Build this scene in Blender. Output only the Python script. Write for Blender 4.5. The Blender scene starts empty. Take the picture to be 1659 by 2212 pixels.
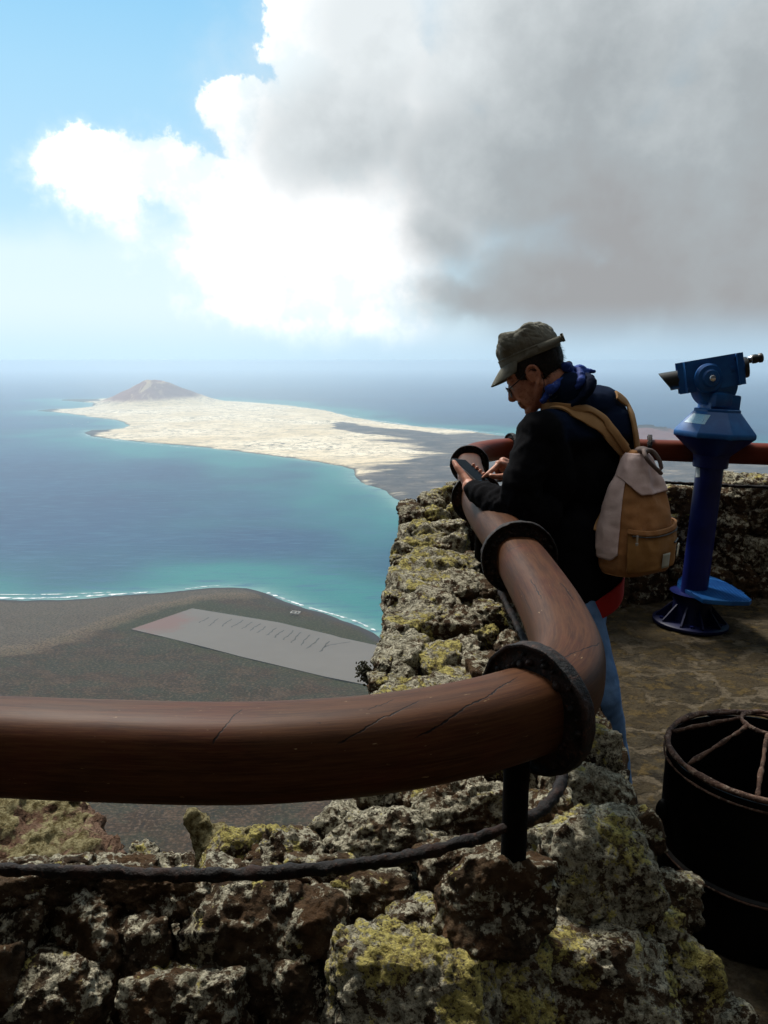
import bpy, bmesh, math, random
import numpy as np
from mathutils import Vector, Matrix, Quaternion
from mathutils.bvhtree import BVHTree
R = math.radians
random.seed(7)
rng = np.random.default_rng(11)
scene = bpy.context.scene
COL = scene.collection
PITCH = R(11.2); CAMZ = 1.6
CAM = Vector((0, 0, CAMZ))
SEA = -475.0

# ---------------------------------------------------------------- measuring helpers (photo measured at 1659 x 2212)
def ray(px, py):
    dx = (px-829.5)/1659; dy = -(py-1106)/1659
    return Vector((dx, math.cos(PITCH)+dy*math.sin(PITCH), -math.sin(PITCH)+dy*math.cos(PITCH)))
def P(px, py, Y):
    r = ray(px, py); return CAM + r*(Y/r.y)
def PZ(px, py, z):
    r = ray(px, py); return CAM + r*((z-CAMZ)/r.z)
def S(n, Y, py=1106):
    """metres covered by n photo pixels at distance Y"""
    r = ray(829.5, py); return n/1659*(Y/r.y)

# ---------------------------------------------------------------- numpy noise
def _hash(ix, iy, iz, seed):
    h = (ix.astype(np.uint32)*np.uint32(374761393) + iy.astype(np.uint32)*np.uint32(668265263)
         + iz.astype(np.uint32)*np.uint32(2147483647) + np.uint32((seed*974711+12345) & 0xffffffff))
    h = (h ^ (h >> np.uint32(13)))*np.uint32(1274126177)
    h = (h ^ (h >> np.uint32(16)))*np.uint32(2246822519)
    h = h ^ (h >> np.uint32(15))
    return h.astype(np.float64)/4294967295.0*2-1
def vnoise(p, seed=0):
    p = np.asarray(p, dtype=np.float64)
    i = np.floor(p).astype(np.int64); f = p-i
    f = f*f*f*(f*(f*6-15)+10)
    i = (i & 0xffffffff)
    r = 0
    for dx in (0, 1):
        wx = f[:, 0] if dx else 1-f[:, 0]
        for dy in (0, 1):
            wy = f[:, 1] if dy else 1-f[:, 1]
            for dz in (0, 1):
                wz = f[:, 2] if dz else 1-f[:, 2]
                r = r + wx*wy*wz*_hash((i[:, 0]+dx) & 0xffffffff, (i[:, 1]+dy) & 0xffffffff, (i[:, 2]+dz) & 0xffffffff, seed)
    return r
def fbm(p, octaves=4, seed=0, gain=.5, ridged=False):
    p = np.asarray(p, dtype=np.float64); a = 1; s = 0; t = 0
    for o in range(octaves):
        n = vnoise(p*(2.03**o)+o*17.3, seed+o)
        if ridged: n = 1-2*np.abs(n)
        s = s+a*n; t += a; a *= gain
    return s/t

# ---------------------------------------------------------------- object helpers
def tag(o, label=None, cat=None, group=None, kind=None):
    if label: o['label'] = label
    if cat: o['category'] = cat
    if group: o['group'] = group
    if kind: o['kind'] = kind
    return o
def empty(name, loc=(0, 0, 0)):
    o = bpy.data.objects.new(name, None); COL.objects.link(o); o.location = loc
    o.empty_display_size = .1
    return o
def link(name, me, mat=None, parent=None, smooth=True):
    """mesh given in world coordinates; parent empties are unrotated, so only their offset is taken off"""
    o = bpy.data.objects.new(name, me); COL.objects.link(o)
    if mat is not None:
        me.materials.clear()
        for m in (mat if isinstance(mat, (list, tuple)) else [mat]): me.materials.append(m)
    if smooth and len(me.polygons):
        me.polygons.foreach_set('use_smooth', np.ones(len(me.polygons), dtype=bool))
    if parent is not None:
        o.parent = parent
        off = Vector(parent.location); q = parent.parent
        while q is not None: off = off+Vector(q.location); q = q.parent
        if off.length > 1e-9: me.transform(Matrix.Translation(-off))
    return o
def origin_to(o, loc):
    """move a top-level mesh's origin to loc without moving the mesh"""
    d = Vector(loc)-Vector(o.location); o.data.transform(Matrix.Translation(-d)); o.location = loc
    for c in o.children: c.data.transform(Matrix.Translation(-d)) if c.type == 'MESH' else None
def mesh_np(name, V, F):
    me = bpy.data.meshes.new(name)
    me.from_pydata([tuple(map(float, v)) for v in V], [], [tuple(map(int, f)) for f in F])
    me.update(); return me
def mesh_grid(name, G, closed_u=False, closed_v=False):
    """G: (n,m,3) array of points -> quad sheet, fast"""
    n, m = G.shape[:2]
    idx = np.arange(n*m).reshape(n, m)
    a = idx if closed_u else idx[:-1]
    b = np.roll(idx, -1, 0) if closed_u else idx[1:]
    if closed_v:
        q = np.stack([a, b, np.roll(b, -1, 1), np.roll(a, -1, 1)], -1).reshape(-1, 4)
    else:
        q = np.stack([a[:, :-1], b[:, :-1], b[:, 1:], a[:, 1:]], -1).reshape(-1, 4)
    return mesh_quads(name, G.reshape(-1, 3), q)
def mesh_quads(name, V, Q):
    V = np.asarray(V, dtype=np.float32); Q = np.asarray(Q, dtype=np.int32); k = Q.shape[1]
    me = bpy.data.meshes.new(name)
    me.vertices.add(len(V)); me.vertices.foreach_set('co', V.ravel())
    me.loops.add(Q.size); me.loops.foreach_set('vertex_index', Q.ravel())
    me.polygons.add(len(Q)); me.polygons.foreach_set('loop_start', np.arange(0, Q.size, k, dtype=np.int32))
    me.update(calc_edges=True); me.validate()
    return me
def coords(me):
    a = np.empty(len(me.vertices)*3, dtype=np.float32); me.vertices.foreach_get('co', a); return a.reshape(-1, 3).astype(np.float64)
def normals(me):
    a = np.empty(len(me.vertices)*3, dtype=np.float32); me.vertex_normals.foreach_get('vector', a); return a.reshape(-1, 3).astype(np.float64)
def set_coords(me, V):
    me.vertices.foreach_set('co', np.asarray(V, dtype=np.float32).ravel()); me.update()
def attr(me, name, vals):
    a = me.attributes.new(name, 'FLOAT', 'POINT'); a.data.foreach_set('value', np.asarray(vals, dtype=np.float32))
def orient(d, up=Vector((0, 0, 1))):
    """matrix whose z axis is d"""
    z = Vector(d).normalized(); x = up.cross(z)
    if x.length < 1e-4: x = Vector((1, 0, 0)).cross(z)
    x.normalize(); y = z.cross(x)
    return Matrix((x, y, z)).transposed()
class MB:
    """collects simple closed shapes into one bmesh"""
    def __init__(self): self.bm = bmesh.new()
    def cap(self, a, b, ra, rb=None, seg=20):
        """tapered capsule"""
        rb = ra if rb is None else rb
        a = Vector(a); b = Vector(b); d = b-a; L = d.length
        M = orient(d) if L > 1e-6 else Matrix.Identity(3)
        rows = []
        for i in range(7):
            t = -math.pi/2+math.pi/2*i/6; rows.append((ra*math.cos(t), ra*math.sin(t)))
        for i in range(7):
            t = math.pi/2*i/6; rows.append((rb*math.cos(t), L+rb*math.sin(t)))
        self.lathe(rows, a, M, seg); return self
    def lathe(self, rows, o=Vector((0, 0, 0)), M=None, seg=32, sx=1, sy=1, phase=0):
        M = M or Matrix.Identity(3); o = Vector(o); bm = self.bm; rings = []
        for r, z in rows:
            if r < 1e-6: rings.append([bm.verts.new(o+M@Vector((0, 0, z)))])
            else: rings.append([bm.verts.new(o+M@Vector((sx*r*math.cos(2*math.pi*k/seg+phase), sy*r*math.sin(2*math.pi*k/seg+phase), z))) for k in range(seg)])
        for A, B in zip(rings, rings[1:]):
            if len(A) == 1 and len(B) == 1: continue
            for k in range(seg):
                k2 = (k+1) % seg
                if len(A) == 1: bm.faces.new((A[0], B[k2], B[k]))
                elif len(B) == 1: bm.faces.new((A[k], A[k2], B[0]))
                else: bm.faces.new((A[k], A[k2], B[k2], B[k]))
        if len(rings[0]) > 1: bm.faces.new(rings[0][::-1])
        if len(rings[-1]) > 1: bm.faces.new(rings[-1])
        return self
    def cyl(self, a, b, r, r2=None, seg=24, bev=0):
        a = Vector(a); b = Vector(b); L = (b-a).length; r2 = r if r2 is None else r2
        rows = [(r, 0), (r2, L)] if bev <= 0 else [(r-bev, 0), (r, bev), (r2, L-bev), (r2-bev, L)]
        return self.lathe(rows, a, orient(b-a), seg)
    def ell(self, c, rad, M=None, seg=20, n=12):
        M = M or Matrix.Identity(3)
        D = Matrix.Diagonal(Vector(rad))
        rows = [(math.sin(math.pi*i/n), -math.cos(math.pi*i/n)) for i in range(n+1)]
        rows[0] = (0, -1); rows[-1] = (0, 1)
        return self.lathe(rows, Vector(c), M@D, seg)
    def box(self, c, s, M=None, bev=0):
        M = M or Matrix.Identity(3); c = Vector(c); bm = self.bm
        r = bmesh.ops.create_cube(bm, size=1)
        vs = r['verts']
        for v in vs: v.co = c+M@Vector((v.co.x*s[0], v.co.y*s[1], v.co.z*s[2]))
        if bev > 0:
            es = list({e for v in vs for e in v.link_edges})
            bmesh.ops.bevel(bm, geom=es, offset=bev, segments=2, affect='EDGES', profile=.6)
        return self
    def prism(self, pts, d, bev=0):
        """polygon (3D points) extruded by vector d"""
        bm = self.bm; d = Vector(d)
        A = [bm.verts.new(Vector(p)) for p in pts]; B = [bm.verts.new(Vector(p)+d) for p in pts]
        fs = [bm.faces.new(A), bm.faces.new(B[::-1])]
        for k in range(len(A)):
            k2 = (k+1) % len(A); fs.append(bm.faces.new((A[k2], A[k], B[k], B[k2])))
        bmesh.ops.recalc_face_normals(bm, faces=fs)
        if bev > 0:
            es = list({e for f in fs for e in f.edges})
            bmesh.ops.bevel(bm, geom=es, offset=bev, segments=2, affect='EDGES', profile=.6)
        return self
    def tube(self, pts, r, seg=12, closed=False):
        pts = [Vector(p) for p in pts]; n = len(pts); rings = []; bm = self.bm
        rr = r if isinstance(r, (list, tuple)) else [r]*n
        up = Vector((0, 0, 1)); prev = None
        for i, p in enumerate(pts):
            if closed: t = pts[(i+1) % n]-pts[i-1]
            else: t = pts[min(i+1, n-1)]-pts[max(i-1, 0)]
            t.normalize()
            if prev is None:
                x = up.cross(t)
                if x.length < .05: x = Vector((1, 0, 0)).cross(t)
            else: x = prev-t*prev.dot(t)
            x.normalize(); prev = x; y = t.cross(x)
            rings.append([bm.verts.new(p+(x*math.cos(2*math.pi*k/seg)+y*math.sin(2*math.pi*k/seg))*rr[i]) for k in range(seg)])
        for i in range(n if closed else n-1):
            A = rings[i]; B = rings[(i+1) % n]
            for k in range(seg):
                k2 = (k+1) % seg; bm.faces.new((A[k], A[k2], B[k2], B[k]))
        if not closed: bm.faces.new(rings[0][::-1]); bm.faces.new(rings[-1])
        return self
    def mesh(self, name='m'):
        me = bpy.data.meshes.new(name); self.bm.to_mesh(me); self.bm.free(); return me
    def put(self, name, mat, parent=None, smooth=True, sharp=None):
        me = self.mesh(name); o = link(name, me, mat, parent, smooth)
        if sharp: me.set_sharp_from_angle(angle=R(sharp))
        return o
def remesh(mb, voxel, smooth_it=2, fac=.5):
    """one continuous skin around all the shapes"""
    me = mb.mesh('tmp'); o = bpy.data.objects.new('tmp', me); COL.objects.link(o)
    m = o.modifiers.new('r', 'REMESH'); m.mode = 'VOXEL'; m.voxel_size = voxel
    if smooth_it:
        s = o.modifiers.new('s', 'SMOOTH'); s.factor = fac; s.iterations = smooth_it
    dg = bpy.context.evaluated_depsgraph_get(); dg.update()
    out = bpy.data.meshes.new_from_object(o.evaluated_get(dg))
    bpy.data.objects.remove(o); bpy.data.meshes.remove(me)
    return out
def bvh_of(me):
    return BVHTree.FromPolygons([tuple(v) for v in coords(me)], [tuple(p.vertices) for p in me.polygons])
def catmull(pts, per=10, closed=False):
    pts = [Vector(p) for p in pts]; out = []; n = len(pts)
    for i in range(n if closed else n-1):
        p0 = pts[(i-1) % n] if (closed or i > 0) else pts[0]*2-pts[1]
        p1 = pts[i]; p2 = pts[(i+1) % n]
        p3 = pts[(i+2) % n] if (closed or i+2 < n) else pts[-1]*2-pts[-2]
        for k in range(per):
            t = k/per
            out.append(.5*((2*p1)+(p2-p0)*t+(2*p0-5*p1+4*p2-p3)*t*t+(3*p1-p0-3*p2+p3)*t**3))
    if not closed: out.append(pts[-1])
    return out

# ---------------------------------------------------------------- material helpers
class NT:
    def __init__(self, name, world=None):
        if world: self.nt = world.node_tree; self.m = world
        else:
            self.m = bpy.data.materials.new(name); self.m.use_nodes = True; self.nt = self.m.node_tree
        self.nt.nodes.clear()
    def n(self, t, **kw):
        nd = self.nt.nodes.new(t)
        for k, v in kw.items(): setattr(nd, k, v)
        return nd
    def l(self, a, b): self.nt.links.new(a, b)
    def inp(self, sock, v):
        if v is None: return
        if hasattr(v, 'links'): self.l(v, sock)
        elif isinstance(v, (tuple, list)) and len(v) == 3 and sock.type == 'RGBA': sock.default_value = (*v, 1)
        else: sock.default_value = v
    def math(self, op, a, b=None, c=None, clamp=False):
        nd = self.n('ShaderNodeMath', operation=op, use_clamp=clamp)
        self.inp(nd.inputs[0], a); self.inp(nd.inputs[1], b)
        if c is not None: self.inp(nd.inputs[2], c)
        return nd.outputs[0]
    def vmath(self, op, a, b=None):
        nd = self.n('ShaderNodeVectorMath', operation=op)
        self.inp(nd.inputs[0], a); self.inp(nd.inputs[1], b)
        return nd.outputs['Value'] if op in ('LENGTH', 'DOT_PRODUCT', 'DISTANCE') else nd.outputs[0]
    def mix(self, f, a, b, mode='MIX'):
        nd = self.n('ShaderNodeMix', data_type='RGBA', blend_type=mode)
        self.inp(nd.inputs[0], f); self.inp(nd.inputs[6], a); self.inp(nd.inputs[7], b)
        return nd.outputs[2]
    def noise(self, vec, scale, detail=5, rough=.55, dist=0, out=0, dim='3D'):
        nd = self.n('ShaderNodeTexNoise', noise_dimensions=dim)
        self.inp(nd.inputs['Vector'], vec); nd.inputs['Scale'].default_value = scale
        nd.inputs['Detail'].default_value = detail; nd.inputs['Roughness'].default_value = rough; nd.inputs['Distortion'].default_value = dist
        return nd.outputs[out]
    def voro(self, vec, scale, feature='F1', out='Distance', rnd=1):
        nd = self.n('ShaderNodeTexVoronoi', feature=feature)
        self.inp(nd.inputs['Vector'], vec); nd.inputs['Scale'].default_value = scale; nd.inputs['Randomness'].default_value = rnd
        return nd.outputs[out]
    def ss(self, v, lo, hi, a=0, b=1):
        nd = self.n('ShaderNodeMapRange', interpolation_type='SMOOTHSTEP')
        self.inp(nd.inputs[0], v)
        for i, x in enumerate((lo, hi, a, b)): nd.inputs[i+1].default_value = x
        return nd.outputs[0]
    def ramp(self, v, stops):
        nd = self.n('ShaderNodeValToRGB'); cr = nd.color_ramp
        while len(cr.elements) < len(stops): cr.elements.new(.5)
        for e, (p, c) in zip(cr.elements, stops): e.position = p; e.color = (*c, 1)
        self.inp(nd.inputs[0], v); return nd.outputs[0]
    def obj(self, which='Object'):
        return self.n('ShaderNodeTexCoord').outputs[which]
    def pos(self): return self.n('ShaderNodeNewGeometry').outputs['Position']
    def at(self, name): return self.n('ShaderNodeAttribute', attribute_name=name).outputs['Fac']
    def sc(self, vec, s):
        nd = self.n('ShaderNodeVectorMath', operation='MULTIPLY'); self.inp(nd.inputs[0], vec); nd.inputs[1].default_value = s; return nd.outputs[0]
    def bump(self, h, strength=.5, dist=.01, normal=None):
        nd = self.n('ShaderNodeBump'); nd.inputs['Strength'].default_value = strength; nd.inputs['Distance'].default_value = dist
        self.inp(nd.inputs['Height'], h)
        if normal is not None: self.l(normal, nd.inputs['Normal'])
        return nd.outputs[0]
    def out(self, color, rough=.6, metal=0, normal=None, spec=.5, coat=0, sheen=0, sss=0, alpha=None, trans=0, ior=1.45):
        b = self.n('ShaderNodeBsdfPrincipled')
        self.inp(b.inputs['Base Color'], color); self.inp(b.inputs['Roughness'], rough); self.inp(b.inputs['Metallic'], metal)
        self.inp(b.inputs['Specular IOR Level'], spec); b.inputs['Coat Weight'].default_value = coat
        b.inputs['Sheen Weight'].default_value = sheen; b.inputs['IOR'].default_value = ior
        b.inputs['Transmission Weight'].default_value = trans
        if sss: b.inputs['Subsurface Weight'].default_value = sss; b.inputs['Subsurface Scale'].default_value = .01
        if alpha is not None: self.inp(b.inputs['Alpha'], alpha)
        if normal is not None: self.l(normal, b.inputs['Normal'])
        o = self.n('ShaderNodeOutputMaterial'); self.l(b.outputs[0], o.inputs[0])
        return self.m
# ================================================================ camera, sky, sun, air
cam = bpy.data.cameras.new('camera'); cam_o = bpy.data.objects.new('camera', cam); COL.objects.link(cam_o)
cam.sensor_fit = 'HORIZONTAL'; cam.sensor_width = 36; cam.lens = 36
cam.clip_start = .05; cam.clip_end = 300000
cam_o.location = CAM; cam_o.rotation_euler = (math.pi/2-PITCH, 0, 0)
scene.camera = cam_o
vs = scene.view_settings; vs.view_transform = 'Standard'; vs.look = 'None'; vs.exposure = .65; vs.gamma = 1
scene.render.engine = 'CYCLES'
cy = scene.cycles
cy.use_denoising = True; cy.max_bounces = 7; cy.diffuse_bounces = 3; cy.glossy_bounces = 3; cy.transmission_bounces = 4
cy.volume_bounces = 1; cy.transparent_max_bounces = 8; cy.sample_clamp_indirect = 4

SUN_EL, SUN_AZ = R(52), R(-28)       # azimuth measured from +Y (ahead) towards +X
world = bpy.data.worlds.new("World"); scene.world = world; world.use_nodes = True
W = NT('', world)
d = W.vmath('NORMALIZE', W.obj('Generated'))
sep = W.n('ShaderNodeSeparateXYZ'); W.l(d, sep.inputs[0])
az = W.math('MULTIPLY', W.math('ARCTAN2', sep.outputs[0], sep.outputs[1]), 57.29578)
el = W.math('MULTIPLY', W.math('ARCSINE', sep.outputs[2]), 57.29578)
cxyz = W.n('ShaderNodeCombineXYZ'); W.l(az, cxyz.inputs[0]); W.l(el, cxyz.inputs[1]); ae = cxyz.outputs[0]
def azel(px, py):
    r = ray(px, py).normalized(); return math.degrees(math.atan2(r.x, r.y)), math.degrees(math.asin(r.z))
# warp the coordinates with two scales of noise so that the outlines billow
w1 = W.vmath('SUBTRACT', W.noise(d, 4.5, 4, .5, out=1), (.5, .5, .5))
w2 = W.vmath('SUBTRACT', W.noise(d, 15, 9, .66, out=1), (.5, .5, .5))
aew = W.vmath('ADD', ae, W.vmath('ADD', W.sc(w1, (7, 7, 0)), W.sc(w2, (5.5, 5.5, 0))))
aes = W.vmath('ADD', ae, W.vmath('ADD', W.sc(w1, (9, 6, 0)), W.sc(w2, (1.6, 1.6, 0))))
def field(vec, blobs):
    f = None
    for px, py, rx, ry, k in blobs:
        a, e = azel(px, py)
        v = W.sc(W.vmath('SUBTRACT', vec, (a, e, 0)), (29/rx, 29/ry, 1))
        q = W.math('MULTIPLY', W.math('SUBTRACT', 1.0, W.vmath('LENGTH', v)), k)
        f = q if f is None else W.math('SMOOTH_MAX', f, q, .12)
    return f
nA = W.math('SUBTRACT', W.noise(d, 9, 8, .6), .5)
nB = W.math('SUBTRACT', W.noise(d, 3.1, 6, .55), .5)
# clear sky
sky = W.n('ShaderNodeTexSky', sky_type='NISHITA'); sky.sun_disc = False; sky.sun_elevation = SUN_EL
sky.sun_rotation = SUN_AZ; sky.altitude = 475; sky.air_density = 1.0; sky.dust_density = .6; sky.ozone_density = 2
nish = W.sc(sky.outputs[0], (.08, .08, .08))
clear = W.ramp(W.ss(el, -2, 34), [(0, (.37, .50, .58)), (.25, (.36, .54, .64)), (.55, (.26, .49, .64)), (1, (.035, .33, .60))])
for nd in W.nt.nodes:
    if nd.type == 'MAP_RANGE' and nd.inputs[2].default_value == 34: nd.interpolation_type = 'LINEAR'
base = W.mix(.8, nish, clear)
# thin veil low down
veil = W.math('MULTIPLY', W.ss(W.math('ADD', field(aes, [(330, 640, 700, 150, 1), (1300, 800, 900, 120, 1), (650, 760, 700, 90, 1)]), nB), -.1, .6), .55)
base = W.mix(veil, base, (.60, .67, .70))
# bright white cumulus
wf = field(aew, [(300, 365, 175, 100, 1), (420, 410, 150, 95, 1), (640, 60, 95, 190, 1.1), (520, 225, 105, 80, 1), (650, 500, 330, 190, 1.3), (480, 645, 120, 60, .8),
                 (700, 650, 260, 110, 1.1), (800, 720, 120, 60, .8), (760, 300, 260, 260, 1.2), (1330, 770, 170, 55, .8)])
wq = W.math('ADD', wf, W.math('MULTIPLY', nA, 1.3)); lowf = W.ss(el, 19, 7)
wm = W.math('ADD', W.math('MULTIPLY', W.ss(wq, .0, .17), W.math('SUBTRACT', 1.0, lowf)), W.math('MULTIPLY', W.ss(wq, -.28, .55), lowf))
wcol = W.mix(W.ss(nA, -.12, .06), (.60, .67, .70), (.95, .93, .92))
c1 = W.mix(wm, base, wcol)
# big grey cloud on the right
gf = field(aes, [(1250, 60, 620, 420, 1.2), (1150, 330, 560, 260, 1.25), (1560, 420, 700, 330, 1.3), (1300, 620, 520, 190, 1.2), (1650, 650, 460, 200, 1.2), (1040, 650, 260, 90, 1), (1640, 150, 330, 330, 1.2), (960, 520, 200, 160, .8), (745, 265, 330, 240, 1.1), (820, 60, 300, 260, 1.1)])
gm = W.ss(W.math('ADD', gf, W.math('MULTIPLY', nA, .9)), -.22, 1.0)
gm = W.math('MAXIMUM', gm, W.ss(W.math('ADD', gf, W.math('MULTIPLY', nA, .8)), -.05, .85))
# rest of the sky dome: broken cloud, then a part behind shaped for its light
far = W.math('MULTIPLY', W.ss(W.math('ABSOLUTE', W.math('SUBTRACT', az, 6)), 33, 46), W.ss(nB, -.08, .1))
hi = W.math('MULTIPLY', W.ss(el, 37, 50), W.ss(nB, -.15, .05))
gm0 = gm; behind = W.math('MAXIMUM', W.ss(W.math('ABSOLUTE', W.math('SUBTRACT', az, -5)), 45, 100), W.ss(el, 50, 72))
gm = W.math('MAXIMUM', gm, W.math('MULTIPLY', W.math('MAXIMUM', far, hi), W.ss(el, 2, 9)))
gm = W.math('MAXIMUM', gm, behind)
gl = W.math('ADD', W.math('ADD', W.math('ADD', W.ss(el, 3, 38), W.math('MULTIPLY', nB, 1.0)), W.math('MULTIPLY', nA, .85)), W.ss(az, 15, -9, 0, .66))
gcol = W.ramp(gl, [(0, (.235, .242, .25)), (.28, (.262, .288, .303)), (.6, (.365, .395, .41)), (1, (.52, .555, .57))])
# lighter near its own edge
edge = W.ss(gf, .0, .65)
gcol = W.mix(edge, W.mix(.35, gcol, (.62, .66, .68)), gcol)
c2 = W.mix(gm, c1, gcol)
c2 = W.mix(behind, c2, W.mix(W.ss(el, 38, 78), (.022, .023, .024), W.mix(W.ss(nB, -.2, .2), (.44, .46, .46), (.66, .68, .68))))  # unseen sky behind: dark low, bright overhead, shaped to light the foreground from above
# low horizon band of air
hz = W.ss(el, 4.2, .0)
c3 = W.mix(W.math('MULTIPLY', W.math('MULTIPLY', hz, .97), W.math('SUBTRACT', 1.0, behind)), c2, W.mix(W.ss(az, -16, 24), (.425, .575, .68), (.31, .43, .53)))
# below the horizon (never seen: the sea reaches it)
c4 = W.mix(W.ss(el, -3.5, -1.5), (.12, .2, .28), c3)
bg = W.n('ShaderNodeBackground'); W.l(c4, bg.inputs[0]); bg.inputs[1].default_value = 1.0
wo = W.n('ShaderNodeOutputWorld'); W.l(bg.outputs[0], wo.inputs[0])
world.cycles.sampling_method = 'MANUAL'; world.cycles.sample_map_resolution = 1024

sun = bpy.data.lights.new('sun', 'SUN'); sun.energy = 3.2; sun.angle = R(12); sun.color = (1, .95, .87)
sun_o = bpy.data.objects.new('sun', sun); COL.objects.link(sun_o)
sd = Vector((math.sin(SUN_AZ)*math.cos(SUN_EL), math.cos(SUN_AZ)*math.cos(SUN_EL), math.sin(SUN_EL)))
sun_o.rotation_euler = sd.to_track_quat('Z', 'Y').to_euler(); sun_o.location = sd*50

def haze():
    mb = MB(); lo, hi_ = SEA-1340, 4.0
    mb.box((0, 0, (lo+hi_)/2), (190000, 190000, hi_-lo)); h = NT('haze_air')
    v = h.n('ShaderNodeVolumePrincipled'); v.inputs['Color'].default_value = (.68, .85, 1, 1)
    v.inputs['Density'].default_value = 7.6e-5; v.inputs['Anisotropy'].default_value = .45
    o = h.n('ShaderNodeOutputMaterial'); h.l(v.outputs[0], o.inputs['Volume'])
    ob = mb.put('haze', h.m, smooth=False)
    tag(ob, 'pale blue sea haze fading the island and horizon', 'haze', kind='stuff')
haze()
# ================================================================ sea, coast, island
def poly_xy(pts, z=SEA): return np.array([PZ(x, y, z)[:2] for x, y in pts])
def sdist(X, Y, poly):
    """signed distance to polygon, positive inside"""
    d = np.full(X.shape, 1e18); ins = np.zeros(X.shape, dtype=bool); n = len(poly)
    for i in range(n):
        ax, ay = poly[i]; bx, by = poly[(i+1) % n]; ex, ey = bx-ax, by-ay
        t = np.clip(((X-ax)*ex+(Y-ay)*ey)/(ex*ex+ey*ey+1e-9), 0, 1)
        d = np.minimum(d, (X-ax-t*ex)**2+(Y-ay-t*ey)**2)
        c = ((ay > Y) != (by > Y)) & (X < (bx-ax)*(Y-ay)/(by-ay+1e-12)+ax)
        ins ^= c
    return np.sqrt(d)*np.where(ins, 1, -1)
ISL = poly_xy([(78, 888), (110, 890), (150, 894), (200, 902), (240, 906), (262, 911), (276, 919), (262, 926), (225, 929), (192, 929), (181, 936), (196, 943), (235, 948),
               (330, 957), (450, 968), (560, 981), (660, 995), (735, 1007), (762, 1015), (764, 1030), (775, 1042), (800, 1052), (828, 1062), (850, 1078), (870, 1096),
               (930, 1118), (1100, 1135), (1500, 1150), (2200, 1150), (3200, 1100), (3200, 1000), (2200, 975), (1700, 966), (1540, 958), (1400, 950), (1250, 950), (1090, 942), (1010, 931),
               (930, 925), (850, 916), (770, 903), (700, 886), (620, 876), (540, 869), (470, 866), (420, 862), (300, 858), (215, 862), (160, 863), (128, 864), (160, 867), (198, 870), (206, 878), (150, 884), (108, 884)])
NEAR = poly_xy([(-2500, 1300), (-1000, 1298), (-300, 1296), (0, 1295), (60, 1297), (130, 1295), (200, 1291), (300, 1284), (400, 1275), (455, 1269), (500, 1268), (540, 1271), (575, 1280), (620, 1298), (660, 1312),
                (700, 1324), (740, 1337), (780, 1350), (812, 1366), (860, 1400), (960, 1440), (1200, 1480), (2200, 1500), (4200, 1500), (4200, 4000), (-2500, 4000)])
def axis(lo, hi, c, w, n):
    t = np.linspace(math.asinh((lo-c)/w), math.asinh((hi-c)/w), n); return c+w*np.sinh(t)
# --- sea: one sheet to the horizon
xs = axis(-90000, 90000, 0, 900, 420); ys = axis(-90000, 90000, 2300, 900, 460)
X, Y = np.meshgrid(xs, ys, indexing='ij')
seam = mesh_grid('sea', np.stack([X, Y, SEA-(X**2+Y**2)/(2*6371000.0)+np.minimum((X**2+Y**2), 9000.0**2)/(2*6371000.0)], -1))
xy = np.stack([X.ravel(), Y.ravel(), np.zeros(X.size)], -1)
wob = fbm(xy/330, 4, 3)*300+fbm(xy/1500, 2, 9)*260
dn = -sdist(xy[:, 0], xy[:, 1], NEAR); di = -sdist(xy[:, 0], xy[:, 1], ISL)
sh = np.maximum(np.exp(-np.clip(dn+wob*.7, 0, None)/230), .85*np.exp(-np.clip(di+wob*1.3-150, 0, None)/330))
attr(seam, 'shallow', sh); attr(seam, 'rim', np.exp(-np.clip(np.minimum(dn, di*.6), 0, None)/22))
m = NT('sea_water'); p = m.pos()
deep = m.mix(m.ss(m.noise(m.sc(p, (.00035, .0009, .001)), 1, 4), .35, .65), (.002, .026, .085), (.004, .045, .115))
c = m.mix(m.ss(m.at('shallow'), .05, .85), deep, m.mix(m.noise(m.sc(p, (.0012, .002, .001)), 1, 3), (.006, .11, .13), (.028, .21, .20)))
c = m.mix(m.math('MULTIPLY', m.at('rim'), .8), c, (.18, .32, .30))
wv = m.noise(m.sc(p, (.012, .05, .03)), 1, 6, .65)
c = m.mix(m.ss(wv, .45, .75), c, (.025, .10, .17), 'MIX')
cap = m.ss(m.noise(m.sc(p, (.03, .06, .03)), 1, 8, .75), .735, .76)
c2 = m.mix(cap, c, (.6, .65, .65))
b = m.bump(m.noise(m.sc(p, (.03, .09, .05)), 1, 8, .7), .35, 6)
so = link('sea', seam, m.out(c2, .45, spec=.12, normal=b, ior=1.33), smooth=False)
tag(so, kind='structure')

# --- heightfield land with the coast where it dips through the sea
def land(name, poly, lo, hi, n, height, mat, extra=None):
    X, Y = np.meshgrid(np.linspace(lo[0], hi[0], n[0]), np.linspace(lo[1], hi[1], n[1]), indexing='ij')
    q = np.stack([X.ravel(), Y.ravel(), np.zeros(X.size)], -1)
    s = sdist(q[:, 0], q[:, 1], poly)
    s = s+fbm(q/90, 4, 21)*height['wob']
    z = height['f'](q, s)
    keep = s > -60
    idx = -np.ones(len(q), dtype=np.int64)
    ids = np.arange(X.size).reshape(X.shape)
    Q = np.stack([ids[:-1, :-1], ids[1:, :-1], ids[1:, 1:], ids[:-1, 1:]], -1).reshape(-1, 4)
    Q = Q[keep[Q].any(1)]
    used = np.unique(Q); idx[used] = np.arange(len(used))
    q[:, 2] = z
    me = mesh_quads(name, q[used], idx[Q])
    attr(me, 'shore', s[used])
    if extra is not None:
        for k, f in extra.items(): attr(me, k, f(q[used], s[used]))
    return tag(link(name, me, mat), kind='structure')

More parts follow.
